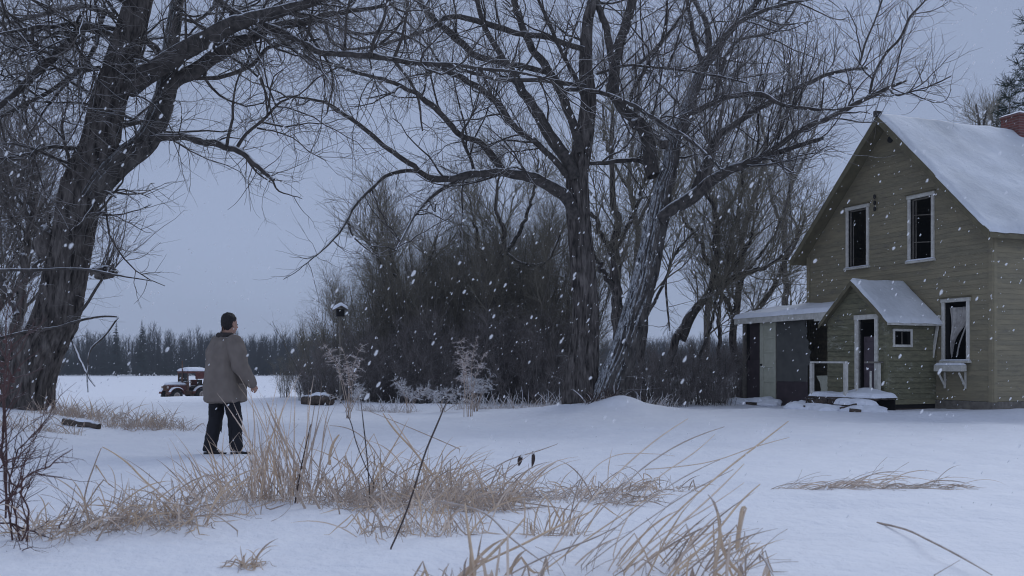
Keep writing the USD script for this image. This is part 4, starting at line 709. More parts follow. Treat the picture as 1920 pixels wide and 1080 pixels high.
for u, v, Y, lb in ((218, 597, 224, 'dark pointed spruce standing above the far wood, nearest the leaning tree'), (266, 598, 226, 'taller dark spruce spire above the far wood, above the red tractor')):
    x = (u-960)/FPX*Y; z = gz(x, Y); h = EYE+(HORIZ-v)/FPX*Y-z
    t = thing('spruce', lb, 'tree', (x, Y, z)); obj('crown', spruce_mesh(h, rf, 1.3, .15), 'far_conifer', t); obj('trunk', trimesh.creation.cone(.2, h*.97, sections=7), 'bark', t)
def big_conifer(label, u, vtop, Y, seed, wmax, gap):
    r_ = np.random.default_rng(seed); x = (u-960)/FPX*Y; z = gz(x, Y); h = EYE+(HORIZ-vtop)/FPX*Y-z
    t = thing('conifer', label, 'tree', (x, Y, z)); obj('trunk', trimesh.creation.cone(.24, h*.98, sections=10), 'bark', t)
    tiers = int(h*2.2); ps, rs2 = [], []
    for k in range(tiers):
        f = (k+.5)/tiers; zz = h*(.1+.9*f); w = h*wmax*(1-f)**.8+.15
        for q in range(7):
            a = r_.uniform(0, 6.28); L_ = w*r_.uniform(.5, 1.15); d = np.array([math.cos(a), math.sin(a), 0]); tt = np.linspace(0, 1, 6)[:, None]
            ps.append(np.array([0, 0, zz])+d*L_*tt+np.array([0, 0, 1])*(-.25*L_*tt+.3*L_*tt**2)); rs2.append(np.linspace(.03, .01, 6))
    ps, rs2 = np.array(ps), np.array(rs2)
    a = grow((ps, rs2), 2600, (.3, .8), (.012, .02), r_, K=4, spread=.8, along=.8, lift=.0, tmin=.25); keep = meshkit.fbm(a[0][:, 0]*.9, 2, seed) > gap
    a = (a[0][keep], a[1][keep]); b = grow(a, 11000, (.10, .26), (.014, .022), r_, K=3, spread=.9, along=.7, lift=.02, tip=.4)
    obj('boughs', tubes(ps, rs2, 4), 'bark', t, kind='stuff'); obj('needles', both(tubes(*a, 3), tubes(*b, 3)), 'conifer', t, kind='stuff')
big_conifer('tall dark green conifer cut by the right edge behind the chimney', 1938, -60, 36, 5, .135, .36)
big_conifer('small ragged dark conifer rising just left of the chimney', 1893, 150, 38, 6, .065, .34)
back_tree('pale twiggy treetop showing over the roof ridge, left of the chimney', [[(1838, 700, 10), (1838, 400, 8), (1838, 260, 6), (1834, 220, 4), (1830, 196, 3)], [(1838, 250, 4), (1848, 220, 3), (1850, 200, 2)]], 48, 54, 60, 500, 1500, l1=(.5, 1.6))
back_tree('pale twiggy treetop over the roof ridge, touching the chimney', [[(1868, 700, 10), (1868, 400, 8), (1868, 260, 6), (1870, 220, 4), (1874, 190, 3)], [(1868, 250, 4), (1860, 220, 3), (1857, 205, 2)]], 50, 55, 60, 500, 1500, l1=(.5, 1.6))

# ------------------------------------------------------------ the man
YM = 12.4; MX = (418-960)/FPX*YM; mz = gz(MX, YM)-.015
FW = np.array([.60, .80, 0.]); RT = np.array([.80, -.60, 0.])
def Bd(f, r, z): return FW*f+RT*r+np.array([0, 0, z])
def hull_chain(chains, refine=.02, smooth=12, k=1):
    """chains: lists of (point, (radius along forward, right, up)); every bone is the hull of its two ends"""
    parts = []
    def ball(p, r):
        r = np.broadcast_to(r, 3) if np.ndim(r) else np.full(3, r); s = manifold3d.Manifold.sphere(1.0, 20).to_mesh()
        v = s.vert_properties[:, :3]*r; v = v[:, :1]*FW+v[:, 1:2]*RT+v[:, 2:3]*np.array([0, 0, 1.])
        return v+p
    for ch_ in chains:
        for (p0, r0), (p1, r1) in zip(ch_[:-1], ch_[1:]):
            parts.append(manifold3d.Manifold.hull_points(np.vstack([ball(p0, r0), ball(p1, r1)]).astype(np.float32)))
    m = manifold3d.Manifold.batch_boolean(parts, manifold3d.OpType.Add).refine_to_length(refine).to_mesh()
    t = trimesh.Trimesh(m.vert_properties[:, :3], m.tri_verts, process=True)
    trimesh.smoothing.filter_taubin(t, iterations=smooth); return t
man = thing('person', 'man in a grey-brown winter coat and black trousers standing in the snow', 'person', (MX, YM, mz))
HIPZ = .88
rfoot, lfoot = (.13, .115), (-.10, -.115)
head = Bd(.10, 0, 1.655)
def hand_chain(wrist, dirv, side, palmn, s=1.0):
    """palm, four unequal curled fingers, thumb off the side"""
    d, sd_, n_ = unit(np.array(dirv)), unit(np.array(side)), unit(np.array(palmn)); ch = [[(wrist, .026), (wrist+d*.03, .028), (wrist+d*.07+sd_*.012, .024)], [(wrist+d*.03, .026), (wrist+d*.07-sd_*.018, .022)]]
    for k, (o_, l_) in enumerate(((.030, .072), (.011, .082), (-.009, .076), (-.028, .058))):
        b = wrist+d*.078+sd_*o_; q1 = b+(d*.8+n_*.45)*l_*.45; q2 = q1+(d*.35+n_*.8)*l_*.32; q3 = q2+(d*-.1+n_*.9)*l_*.24
        ch.append([(wrist+d*.05+sd_*o_*.8, .012), (b, .0095), (q1, .0088), (q2, .0082), (q3, .007)])
    t0 = wrist+d*.022+sd_*.026; ch.append([(t0, .013), (t0+d*.028+sd_*.022+n_*.012, .0105), (t0+d*.056+sd_*.018+n_*.03, .009)])
    return ch
rsh, lsh = Bd(.02, .19, 1.43), Bd(.06, -.19, 1.43)
relb, lelb = Bd(.02, .275, 1.12), Bd(.08, -.27, 1.12)
rwr, lwr = Bd(.25, .23, .905), Bd(.28, -.20, .93)
body = [[(Bd(0, 0, HIPZ), (.12, .16, .12)), (Bd(.02, 0, 1.10), (.11, .15, .1)), (Bd(.03, 0, 1.35), (.12, .17, .1)), (Bd(.045, 0, 1.46), (.07, .10, .06)), (Bd(.07, 0, 1.55), (.058, .058, .05)), (head+[0, 0, -.02], (.08, .066, .08))],
        [(head+[0, 0, .03], (.098, .076, .095)), (head+FW*.03+[0, 0, -.05], (.07, .062, .06)), (head+FW*.055+[0, 0, -.095], (.032, .032, .025))],
        [(head+FW*.092+[0, 0, .0], (.012, .012, .02)), (head+FW*.115+[0, 0, -.035], (.014, .014, .013)), (head+FW*.088+[0, 0, -.045], (.012, .012, .01))],
        [(head+FW*.088+RT*.0+[0, 0, -.066], (.012, .025, .007)), (head+FW*.086+[0, 0, -.075], (.012, .022, .007))],
        [(head+RT*.073+FW*.005+[0, 0, .0], (.020, .010, .028)), (head+RT*.074+FW*.010+[0, 0, -.03], (.012, .010, .012))], [(head-RT*.073+FW*.005+[0, 0, .0], (.020, .010, .028)), (head-RT*.074+FW*.010+[0, 0, -.03], (.012, .010, .012))],
        [(rsh, .06), (relb, .045), (rwr, .03)], [(lsh, .06), (lelb, .045), (lwr, .03)]]
for (f_, r_), kf in ((rfoot, -.07), (lfoot, .06)):
    body.append([(Bd(0, r_*.85, HIPZ), .09), (Bd(f_*.45+.02, r_, .49), .06), (Bd(f_, r_, .09), .042), (Bd(f_+.05, r_, .05), .02)])
fd = unit(FW*.72+np.array([0, 0, -.7])+RT*.05)
body += hand_chain(rwr+fd*.02, fd, np.cross(fd, RT), -RT*.9+FW*.2)
fd2 = unit(FW*.6+np.array([0, 0, -.8])); body += hand_chain(lwr+fd2*.02, fd2, np.cross(fd2, -RT)*-1, RT)
bm = hull_chain(body, .012, 6)
pb = obj('body', bm, 'skin', man, smooth=True)
hairc = [[(head-FW*.014+[0, 0, .036], (.101, .083, .092)), (head-FW*.036+[0, 0, -.025], (.074, .078, .072)), (head-FW*.050+[0, 0, -.085], (.042, .058, .034))]]
hm = hull_chain(hairc, .012, 0); trimesh.smoothing.filter_laplacian(hm, lamb=.5, iterations=6); hm.vertices += hm.vertex_normals*((meshkit.fbm(hm.vertices*60, 2, 1)-.5)*.018)[:, None]
obj('hair', hm, 'hair', pb, smooth=True)
for s_ in (1, -1): obj('eye', trimesh.creation.icosphere(2, .011).apply_translation(head+FW*.088+RT*.032*s_+[0, 0, .0]), 'shoe', pb)
coatc = [[(Bd(-.01, 0, .69), (.205, .242, .03)), (Bd(-.015, 0, .85), (.200, .238, .05)), (Bd(-.02, 0, 1.05), (.19, .232, .06)), (Bd(-.01, 0, 1.28), (.175, .235, .08)), (Bd(.01, 0, 1.41), (.135, .205, .07)), (Bd(.035, 0, 1.49), (.095, .115, .045))],
         [(rsh+RT*.015, (.098, .08, .09)), (Bd(.0, .285, 1.28), .100), (relb+RT*.035, .098), (Bd(.15, .275, .99), .086), (rwr+RT*.02, .066)],
         [(lsh, (.098, .08, .09)), (Bd(.04, -.255, 1.28), .105), (lelb, .100), (Bd(.2, -.23, .99), .088), (lwr, .068)],
         [(Bd(.15, .10, .70), (.10, .12, .03)), (Bd(.16, .12, 1.0), (.10, .12, .06))], [(Bd(.15, -.10, .71), (.10, .12, .03)), (Bd(.16, -.1, 1.0), (.10, .12, .06))]]
cm = hull_chain(coatc, .014, 5)
q = cm.vertices; fold = (meshkit.fbm(np.stack([q[:, 0]*7, q[:, 1]*7, q[:, 2]*2.2], 1), 3, 6)-.5)*.055+(meshkit.fbm(q*np.array([5, 5, 14]), 2, 8)-.5)*.018*(1.5-np.clip(q[:, 2], .7, 1.5))
fold = fold+(meshkit.fbm(q*np.array([16, 16, 7]), 2, 31)-.5)*.022; cm.vertices = q+cm.vertex_normals*fold[:, None]
ct = obj('coat', cm, 'coat', man, smooth=True)
obj('collar', hull_chain([[(Bd(.03-.075*math.cos(a), .085*math.sin(a), 1.50), (.034, .034, .045)), (Bd(.03-.075*math.cos(a+.5), .085*math.sin(a+.5), 1.505), (.034, .034, .045))] for a in np.arange(-2.4, 2.0, .5)], .014, 6), 'coat_dark', ct, smooth=True)
# side slit seam and hem band
obj('pocket_flap', hull_chain([[(Bd(.10, .245, .90), (.05, .014, .015)), (Bd(.20, .215, .93), (.05, .014, .015))]], .02, 3), 'coat', ct, smooth=True)
trc = [[(Bd(0, 0, .80), (.135, .17, .1)), (Bd(0, 0, .9), (.12, .16, .1))]]
for f_, r_ in (rfoot, lfoot):
    trc.append([(Bd(f_*.12, r_*.85, .82), (.118, .105, .09)), (Bd(f_*.5+.03, r_, .48), (.094, .088, .08)), (Bd(f_*.8, r_, .24), (.086, .080, .06)), (Bd(f_-.01, r_, .085), (.088, .078, .045))])
tm = hull_chain(trc, .02, 8); q = tm.vertices; tm.vertices = q+tm.vertex_normals*((meshkit.fbm(q*np.array([9, 9, 13]), 3, 2)-.5)*.028)[:, None]
obj('trousers', tm, 'trousers', man, smooth=True)
for f_, r_ in (rfoot, lfoot):
    s_ = obj('shoe', hull_chain([[(Bd(f_-.05, r_, .035), (.05, .042, .04)), (Bd(f_+.10, r_, .03), (.06, .046, .035)), (Bd(f_+.185, r_+.01, .022), (.045, .040, .026))], [(Bd(f_, r_, .08), (.05, .045, .04)), (Bd(f_+.06, r_, .055), (.05, .042, .03))]], .014, 6), 'shoe', man, smooth=True)
sh_ = obj('caked_snow', hull_chain([[(Bd(rfoot[0]+.03, rfoot[1]+.03, .09), (.05, .035, .03)), (Bd(rfoot[0]+.10, rfoot[1]+.02, .055), (.045, .035, .02))]], .012, 4), 'snow_clean', man, smooth=True)

# ------------------------------------------------------------ rusty tractor across the yard
YT = 62.0; TX = (352-960)/FPX*YT; tz = gz(TX, YT)
tr = thing('tractor', 'small rusty red tractor with snow on its cab roof beyond the man', 'tractor', (TX, YT, tz), 225)   # local +x = forward
def wheel(x, y, r, w):
    tr_ = trimesh.transformations; M_ = tr_.concatenate_matrices(tr_.translation_matrix([x, y, r-.05]), tr_.rotation_matrix(np.pi/2, [1, 0, 0]))
    prof = [(r*.55, -w/2), (r*.93, -w/2), (r, -w*.32), (r, w*.32), (r*.93, w/2), (r*.55, w/2), (r*.55, -w/2)]
    tyre = trimesh.creation.revolve(np.array(prof), sections=26); lugs = [tyre]
    for k in range(18):
        a = k/18*2*np.pi; b = bbox(-.03, .03, -.025, .025, -w*.42, w*.42); b.apply_transform(tr_.rotation_matrix(.4, [1, 0, 0])); b.apply_translation([r+.005, 0, 0]); b.apply_transform(tr_.rotation_matrix(a, [0, 0, 1])); lugs.append(b)
    wt = cat(lugs); wt.apply_transform(M_); wh = obj('wheel', wt, 'rubber', tr)
    rim = cat([trimesh.creation.revolve(np.array([(r*.40, -w*.42), (r*.56, -w*.46), (r*.56, w*.46), (r*.40, w*.42), (r*.40, -w*.42)]), sections=22), trimesh.creation.cylinder(r*.41, w*.3, sections=16), trimesh.creation.cylinder(r*.14, w*.8, sections=10)])
    rim.apply_transform(M_); obj('rim', rim, 'pale_rim', wh)
for x, y, r, w in ((1.05, .60, .38, .22), (1.05, -.60, .38, .22), (-.62, .62, .43, .30), (-.62, -.62, .43, .30)): wheel(x, y, r, w)
obj('chassis', cat([bbox(-.9, 1.35, -.22, .22, .38, .60), bbox(1.0, 1.1, -.55, .55, .30, .40), bbox(-.7, -.54, -.55, .55, .35, .48), bbox(-1.25, -.9, -.35, .35, .30, .55)]), 'rust_brown', tr)
hd = obj('hood', bbox(.25, 1.45, -.33, .33, .62, 1.02, .05), 'rust_red', tr); obj('hood_snow', snow_sheet(.26, 1.44, -.32, .32, lambda x, y: 1.021+0*x, .13, 41, edge=.2, nx_=24, ny_=16), 'snow_clean', hd, smooth=50)
obj('grille', cat([bbox(1.451, 1.48, -.28, .28, .64, .98)]+[bbox(1.481, 1.495, y-.012, y+.012, .66, .96) for y in np.linspace(-.24, .24, 7)]), 'rust_brown', tr)
for s_ in (-1, 1): obj('headlight', trimesh.creation.cylinder(.07, .08, sections=14, transform=trimesh.transformations.concatenate_matrices(trimesh.transformations.translation_matrix([1.49, s_*.38, .86]), trimesh.transformations.rotation_matrix(np.pi/2, [0, 1, 0]))), 'pale_rim', tr)
for s_ in (-1, 1):
    for x0, r in ((1.05, .47), (-.62, .54)):
        a = np.linspace(.25, 2.9, 12); pr_ = np.array([(x0+r*math.cos(t), .33+r*math.sin(t)) for t in a]); pr2 = np.array([(x0+(r+.03)*math.cos(t), .33+(r+.03)*math.sin(t)) for t in a[::-1]])
        f_ = obj('fender', wall_mesh(Polygon(np.vstack([pr_, pr2])), 'x', s_*.62-.17, s_*.62+.17), 'rust_red', tr)
        a2 = np.linspace(.5, 2.6, 10); s1_ = np.array([(x0+(r+.034)*math.cos(t), .33+(r+.034)*math.sin(t)) for t in a2]); s2_ = np.array([(x0+(r+.034+.05*math.sin((t-.5)/2.1*np.pi))*math.cos(t), .33+(r+.034+.05*math.sin((t-.5)/2.1*np.pi))*math.sin(t)) for t in a2[::-1]])
        obj('fender_snow', wall_mesh(Polygon(np.vstack([s1_, s2_[1:-1]])), 'x', s_*.62-.15, s_*.62+.15), 'snow_clean', f_)
cr = obj('cab_roof', bbox(-1.02, .38, -.70, .70, 1.72, 1.86, .04), 'rust_red', tr); obj('cab_roof_snow', snow_sheet(-1.02, .38, -.70, .70, lambda x, y: 1.861+0*x, .19, 43, edge=.30, nx_=28, ny_=26), 'snow_clean', cr, smooth=50)
for x in (-.95, .30):
    for y in (-.63, .63): obj('cab_post', bar((x, y, .62), (x, y, 1.72), .06), 'rust_brown', tr)
obj('cab_panel', cat([bbox(-.98, -.95, -.60, .60, .75, 1.05), bbox(-.92, -.2, .60, .64, 1.36, 1.72), bbox(-.92, -.5, -.64, -.60, .75, 1.3)]), 'rust_red', tr)
obj('windscreen_frame', cat([bbox(.29, .32, -.60, .60, 1.15, 1.20), bbox(.29, .32, -.02, .02, 1.2, 1.72), bbox(.24, .28, -.6, .6, 1.21, 1.72)]), 'iron', tr, label='dark front of the cab under the roof')
obj('seat', cat([bbox(-.75, -.35, -.25, .25, .80, .92), bbox(-.85, -.75, -.25, .25, .9, 1.3)]), 'iron', tr)
obj('dash', bbox(.05, .25, -.3, .3, .62, 1.15), 'rust_brown', tr)
sw_ = trimesh.creation.torus(.19, .018, major_sections=20, minor_sections=6); sw_.apply_transform(trimesh.transformations.concatenate_matrices(trimesh.transformations.translation_matrix([-.08, 0, 1.22]), trimesh.transformations.rotation_matrix(-.6, [0, 1, 0]))); obj('steering_wheel', cat([sw_, bar((-.08, 0, 1.22), (.08, 0, 1.0), .03)]), 'pale_rim', tr)
obj('exhaust_pipe', cat([trimesh.creation.cylinder(.035, 1.3, sections=10).apply_translation([.45, .18, 1.85]), trimesh.creation.cylinder(.06, .4, sections=12).apply_translation([.45, .18, 1.3])]), 'rust_brown', tr)

# ------------------------------------------------------------ birdhouse, fallen logs
x, y = (638-960)/FPX*30.0, 30.0; z = gz(x, y)
bh = thing('birdhouse', 'small birdhouse on a post with a white snow-covered roof against the thicket', 'birdhouse', (x, y, z), 20)
hz = EYE+(HORIZ-586)/FPX*30-z
obj('post', trimesh.creation.cylinder(.035, hz, sections=8).apply_translation([0, 0, hz/2-.1]), 'grey_wood', bh)
obj('box', cat([bbox(-.11, .11, -.11, .11, hz-.12, hz+.10)]), 'dark_room', bh)
rfm = obj('roof', cat([bar((-.2, 0, hz+.08), (.0, 0, hz+.19), .36, .02, up=(0, 0, 1)), bar((0.01, 0, hz+.19), (.2, 0, hz+.08), .36, .02, up=(0, 0, 1))]), 'grey_wood', bh)
obj('roof_snow', snow_sheet(-.21, .21, -.19, .19, lambda x, y: hz+.205-.55*np.abs(x), .07, 51, edge=.06, nx_=16, ny_=14), 'snow_clean', rfm, smooth=50)
def log(label, a, b, r, seed, snow_h=.06):
    a, b = np.array(a, float), np.array(b, float); r_ = np.random.default_rng(seed)
    p = np.linspace(a, b, 24); p[:, 2] += (meshkit.noise(np.stack([np.linspace(0, 4, 24)]*3, 1), seed)-.5)*r*.6
    t = thing('log', label, 'log'); m = bark_tube(p+[0, 0, 0], np.full(24, r)*np.linspace(1, .8, 24), 18, .12, seed)
    obj('wood', m, 'rotten_wood', t, smooth=True)
    q = p[2:-3]; top = bark_tube(q+[0, 0, r*.75], np.full(len(q), r*.55)*np.sin(np.linspace(.4, 2.7, len(q))), 12, .25, seed+1); obj('snow_cap', top, 'snow_clean', t, smooth=True)
log('dark fallen log with a snow cap at the left foot of the thicket', P(570, 742, 29.5)*[1, 1, 0]+[0, 0, gz(P(570, 742, 29.5)[0], 29.5)+.1], P(622, 742, 29)*[1, 1, 0]+[0, 0, gz(P(622, 742, 29)[0], 29)+.14], .17, 3)
x0 = P(120, 775, 15.2); x1 = P(186, 780, 15.0); log('dark snowy log lying beside the foot of the leaning tree', [x0[0], 15.2, gz(x0[0], 15.2)+.04], [x1[0], 15.0, gz(x1[0], 15.0)+.04], 0.06, 5)

# ------------------------------------------------------------ dead grass, weeds, brush in front
def strips(Pn, Wd, face=None, fold=.25):       # leaf blades: (N,K,3), (N,K) widths; V-folded two-sided ribbons
    N, K, _ = Pn.shape; T = unit(np.gradient(Pn, axis=1)); ref = np.array([0, -1, .15]) if face is None else face
    S = unit(np.cross(T, ref+0*T)); Nn = unit(np.cross(S, T))
    V = np.stack([Pn-S*Wd[..., None]/2+Nn*(fold*Wd[..., None]/2), Pn, Pn+S*Wd[..., None]/2+Nn*(fold*Wd[..., None]/2)], 2).reshape(-1, 3)
    k = np.arange(K-1); f = np.concatenate([np.stack([k*3+c, k*3+c+1, (k+1)*3+c+1, (k+1)*3+c], 1) for c in (0, 1)])
    return V, (f[None]+(np.arange(N)*K*3)[:, None, None]).reshape(-1, 4)
def tri(vf):
    v, f = vf; return (v, np.vstack([f[:, [0, 1, 2]], f[:, [0, 2, 3]]])) if np.asarray(f).shape[1] == 4 else vf
def blade_lines(cx, cy, n, rad, hgt, lean, r_, K=10, kink=.5, arch=.5, spread=.5):
    """dead leaves and stalks from a tuft: each leans, arches, and many are broken over"""
    a = r_.uniform(0, 2*np.pi, n); rr = np.sqrt(r_.uniform(0, 1, n)); bx = cx+np.cos(a)*rr*rad[0]; by = cy+np.sin(a)*rr*rad[1]
    bz = ground(bx, by)-.03; L_ = r_.uniform(*hgt, n)
    d = unit(np.stack([r_.normal(size=n)*spread+lean[0], r_.normal(size=n)*spread+lean[1], np.full(n, 1.0)], 1))
    out = np.zeros((n, K, 3)); out[:, 0] = np.stack([bx, by, bz], 1); br = np.where(r_.uniform(size=n) < kink, r_.integers(3, K-2, n), 99)
    hd_ = unit(np.stack([d[:, 0]+r_.normal(size=n)*.2, d[:, 1]+r_.normal(size=n)*.2, 0*bx], 1))
    ar = r_.uniform(.2, 1, n)*arch
    for s in range(1, K):
        d = unit(d+hd_*ar[:, None]*.18*s/K*2+np.array([0, 0, -1])*ar[:, None]*.10*s/K*2+r_.normal(size=(n, 3))*.03)
        b_ = br == s
        if b_.any(): d[b_] = unit(hd_[b_]*r_.uniform(.1, .9, (b_.sum(), 1))+np.array([0, 0, -1])+r_.normal(size=(b_.sum(), 3))*.25)
        out[:, s] = out[:, s-1]+d*(L_/(K-1))[:, None]
        gzv = ground(out[:, s, 0], out[:, s, 1])+.004; out[:, s, 2] = np.maximum(out[:, s, 2], gzv)
    return out
def clump(label, cx, cy, n, rad, hgt, lean, seed, wid=(.005, .0105), m=('straw', 'straw_pale', 'straw_grey'), fine=40, cap=110, name='dry_grass_clump', stalks=(), group=None, **kw):
    r_ = np.random.default_rng(seed); t = thing(name, label, 'dry grass', (cx, cy, gz(cx, cy)), 0, group); off = np.array([cx, cy, gz(cx, cy)])
    ln = blade_lines(cx, cy, n, rad, hgt, lean, r_, **kw)-off; w = r_.uniform(*wid, n)[:, None]*np.clip(np.sin(np.linspace(.35, np.pi-.02, ln.shape[1]))*1.25, .12, 1)[None]
    for k in range(min(n, cap)): obj('leaf', strips(ln[k:k+1], w[k:k+1]), m[int(r_.integers(len(m)))], t, smooth=True)
    if n > cap: obj('fine_leaves', strips(ln[cap:], w[cap:]), m[0], t, smooth=True, kind='stuff')
    if fine:
        fl = blade_lines(cx, cy, fine, rad, (hgt[0]*.4, hgt[1]*.7), lean, r_, K=7, kink=.4, arch=.9, spread=.9)-off
        obj('fine_stems', tubes(fl, np.full((fine, 7), .0018), 3), 'straw_grey', t, smooth=True, kind='stuff')
    for pts, wpx, mm in stalks: stalk(t, pts, wpx*.72, mm, off)
    return t
def stalk(t, pts, wpx, mm, off=np.zeros(3), dY=None):
    """a single stem: pts (u, v, Y) along it, width in photo pixels"""
    a = np.array(pts, float); p = np.stack([P(*q_) for q_ in a]); r = np.full(len(a), wpx/2)*a[:, 2]/FPX; r[-1] *= .5
    p, r = resample(p, r, 14); p = np.concatenate([p[:1]-[0, 0, .05], p]); r = np.concatenate([r[:1], r]); obj('stalk', tubes((p-off)[None], r[None], 5), mm, t, smooth=True)
clump('tall upright straw-coloured grass clump right in front of the man', -1.80, 7.7, 110, (.30, .17), (.35, 1.12), (-.03, 0), 101, kink=.42, arch=.3, spread=.22, stalks=[([(600, 955, 7.4), (560, 880, 7.5), (520, 800, 7.6), (500, 755, 7.7)], 6, 'straw_grey'), ([(575, 960, 7.4), (545, 905, 7.4), (510, 850, 7.5)], 7, 'straw_grey'), ([(556, 950, 7.6), (575, 850, 7.6), (590, 760, 7.6)], 4, 'straw_grey'), ([(552, 950, 7.6), (566, 870, 7.6), (583, 795, 7.6)], 4, 'dark_stem')])
clump('leaning straw clump at the left of the tall upright clump', -2.28, 7.8, 50, (.26, .16), (.25, .7), (-.35, 0), 102, kink=.4, arch=.4, spread=.25)
clump('flattened tangle of bent straw in the left foreground with two long broken stalks', -2.55, 6.75, 105, (.46, .26), (.25, .70), (.15, 0), 103, kink=.6, arch=1.0, spread=.7, fine=200,
      stalks=[([(330, 950, 6.7), (270, 900, 6.7), (235, 865, 6.7), (192, 838, 6.7)], 5, 'straw'), ([(158, 935, 6.8), (172, 885, 6.8), (190, 840, 6.7)], 4, 'straw_grey'), ([(180, 872, 6.8), (205, 910, 6.8)], 4, 'straw'), ([(445, 995, 6.4), (380, 955, 6.5), (300, 940, 6.6), (250, 930, 6.7)], 4, 'straw_grey'), ([(175, 1025, 6.3), (205, 975, 6.4), (240, 930, 6.6)], 5, 'straw_grey')])
clump('low tangle of dry leaves behind the leaning tangle at far left', -3.0, 6.5, 55, (.34, .22), (.2, .5), (.2, 0), 104, kink=.5, arch=1.0, spread=.6)
clump('small dry tuft alone on the snow below the flattened tangle', -1.50, 5.65, 22, (.07, .05), (.12, .26), (0, 0), 105, kink=.6, arch=1.2, spread=.7, fine=16, cap=40)
clump('wide mat of matted straw behind the dark slanting stem', -.75, 7.7, 200, (.78, .42), (.15, .62), (.30, 0), 106, kink=.6, arch=1.1, spread=.85, fine=420, cap=150, m=('straw_pale', 'straw_grey', 'straw'),
      stalks=[([(694, 955, 7.6), (690, 880, 7.6), (682, 800, 7.6), (676, 748, 7.6)], 3.2, 'dark_stem'), ([(700, 905, 7.7), (668, 830, 7.7), (655, 785, 7.7), (650, 778, 7.7)], 2.8, 'dark_stem'), ([(720, 880, 7.8), (640, 800, 7.8), (618, 798, 7.8)], 3, 'straw_grey'), ([(640, 990, 7.2), (625, 920, 7.3), (600, 880, 7.4), (560, 830, 7.5)], 4, 'straw_grey'), ([(618, 860, 7.8), (622, 838, 7.8), (636, 815, 7.8)], 8, 'straw')])
clump('straw sheaf bent to the right behind the dark slanting stem', -.72, 8.6, 70, (.32, .16), (.35, .75), (.25, .05), 107, kink=.6, arch=1.0, spread=.30, stalks=[([(820, 905, 8.6), (780, 850, 8.6), (735, 800, 8.6), (718, 775, 8.6)], 5, 'straw'), ([(800, 880, 8.6), (760, 820, 8.6), (728, 776, 8.6)], 4, 'straw_pale'), ([(862, 842, 8.6), (800, 815, 8.6), (690, 770, 8.6)], 3, 'straw_grey')])
clump('pale flattened straw in the middle of the snow, spread to the right', .25, 8.3, 120, (.95, .36), (.2, .6), (.55, 0), 108, kink=.45, arch=1.5, spread=.7, fine=320, m=('straw_pale', 'straw_grey'),
      stalks=[([(930, 875, 8.2), (960, 860, 8.2), (1010, 845, 8.2), (1046, 832, 8.2)], 3, 'straw_grey'), ([(880, 930, 7.8), (1000, 945, 7.7), (1090, 960, 7.5)], 4, 'straw_grey'), ([(960, 955, 7.6), (1040, 950, 7.6), (1046, 960, 7.5)], 3, 'straw_grey')])
clump('loose tall bent stalks between the upright clump and the straw sheaf', -1.30, 8.0, 44, (.30, .2), (.4, .95), (.1, 0), 117, kink=.6, arch=.6, spread=.38, fine=60)
clump('loose straw fringe left of the tall upright clump, below the man', -2.15, 7.2, 28, (.32, .2), (.3, .75), (-.1, 0), 118, kink=.6, arch=.7, spread=.45, fine=24)
clump('bent stalks crossing just right of the dark slanting stem', -.25, 7.6, 34, (.30, .2), (.35, .8), (.35, 0), 119, kink=.55, arch=.7, spread=.45, fine=60)
clump('short row of straw bits beyond the pale flattened straw', 1.05, 8.9, 55, (.6, .2), (.15, .45), (.5, 0), 109, kink=.5, arch=1.6, spread=.6, fine=40)
clump('thin strand of dead grass lying flat on the open snow at right', 3.05, 8.75, 60, (.85, .06), (.3, .7), (1.6, -.1), 110, kink=.1, arch=2.2, spread=.35, wid=(.004, .008), fine=70, m=('straw_grey', 'straw_pale'))
sweep = [([(866, 1075, 5.3), (960, 1030, 5.5), (1040, 990, 5.9), (1110, 958, 6.2)], 8), ([(1010, 1078, 5.1), (1090, 960, 5.7), (1150, 895, 6.2), (1230, 825, 6.8), (1290, 785, 7.2)], 5), ([(1060, 1040, 5.3), (1180, 900, 6.0), (1215, 870, 6.2), (1290, 825, 6.7), (1358, 800, 7.0)], 5),
         ([(1170, 1075, 5.0), (1270, 960, 5.6), (1350, 890, 6.2), (1420, 835, 6.8), (1478, 790, 7.2)], 6), ([(1190, 1060, 5.1), (1290, 970, 5.6), (1340, 925, 6.0), (1395, 870, 6.5)], 6), ([(1090, 1060, 5.2), (1200, 950, 5.9), (1300, 885, 6.4), (1350, 862, 6.8)], 4),
         ([(1265, 1078, 4.9), (1340, 1000, 5.3), (1390, 940, 5.8), (1425, 908, 6.1)], 7), ([(1150, 1040, 5.3), (1230, 900, 6.2), (1300, 850, 6.6), (1340, 815, 7.0)], 4), ([(1100, 1060, 5.2), (1200, 985, 5.6), (1290, 925, 6.1), (1375, 880, 6.4)], 4), ([(1020, 1070, 5.1), (1130, 990, 5.6), (1240, 920, 6.2)], 5),
         ([(1150, 1075, 5.0), (1230, 1010, 5.4), (1330, 950, 5.8), (1395, 905, 6.2)], 4), ([(1330, 1078, 4.9), (1430, 990, 5.4)], 5), ([(1210, 880, 6.5), (1310, 870, 6.6), (1425, 835, 7.0), (1480, 820, 7.2)], 3), ([(1080, 930, 6.6), (1180, 850, 7.0), (1265, 855, 7.0)], 3), ([(960, 1075, 5.1), (1030, 1040, 5.2), (1110, 1010, 5.4), (1170, 980, 5.6)], 6)]
clump('long straw stalks all swept to the right in the centre foreground', .75, 5.35, 34, (.50, .30), (.3, .85), (.95, .45), 111, kink=.12, arch=.5, spread=.22, wid=(.006, .011), fine=26, stalks=[(p_, w_*.8, ('straw', 'straw_pale', 'straw_grey')[k % 3]) for k, (p_, w_) in enumerate(sweep)])
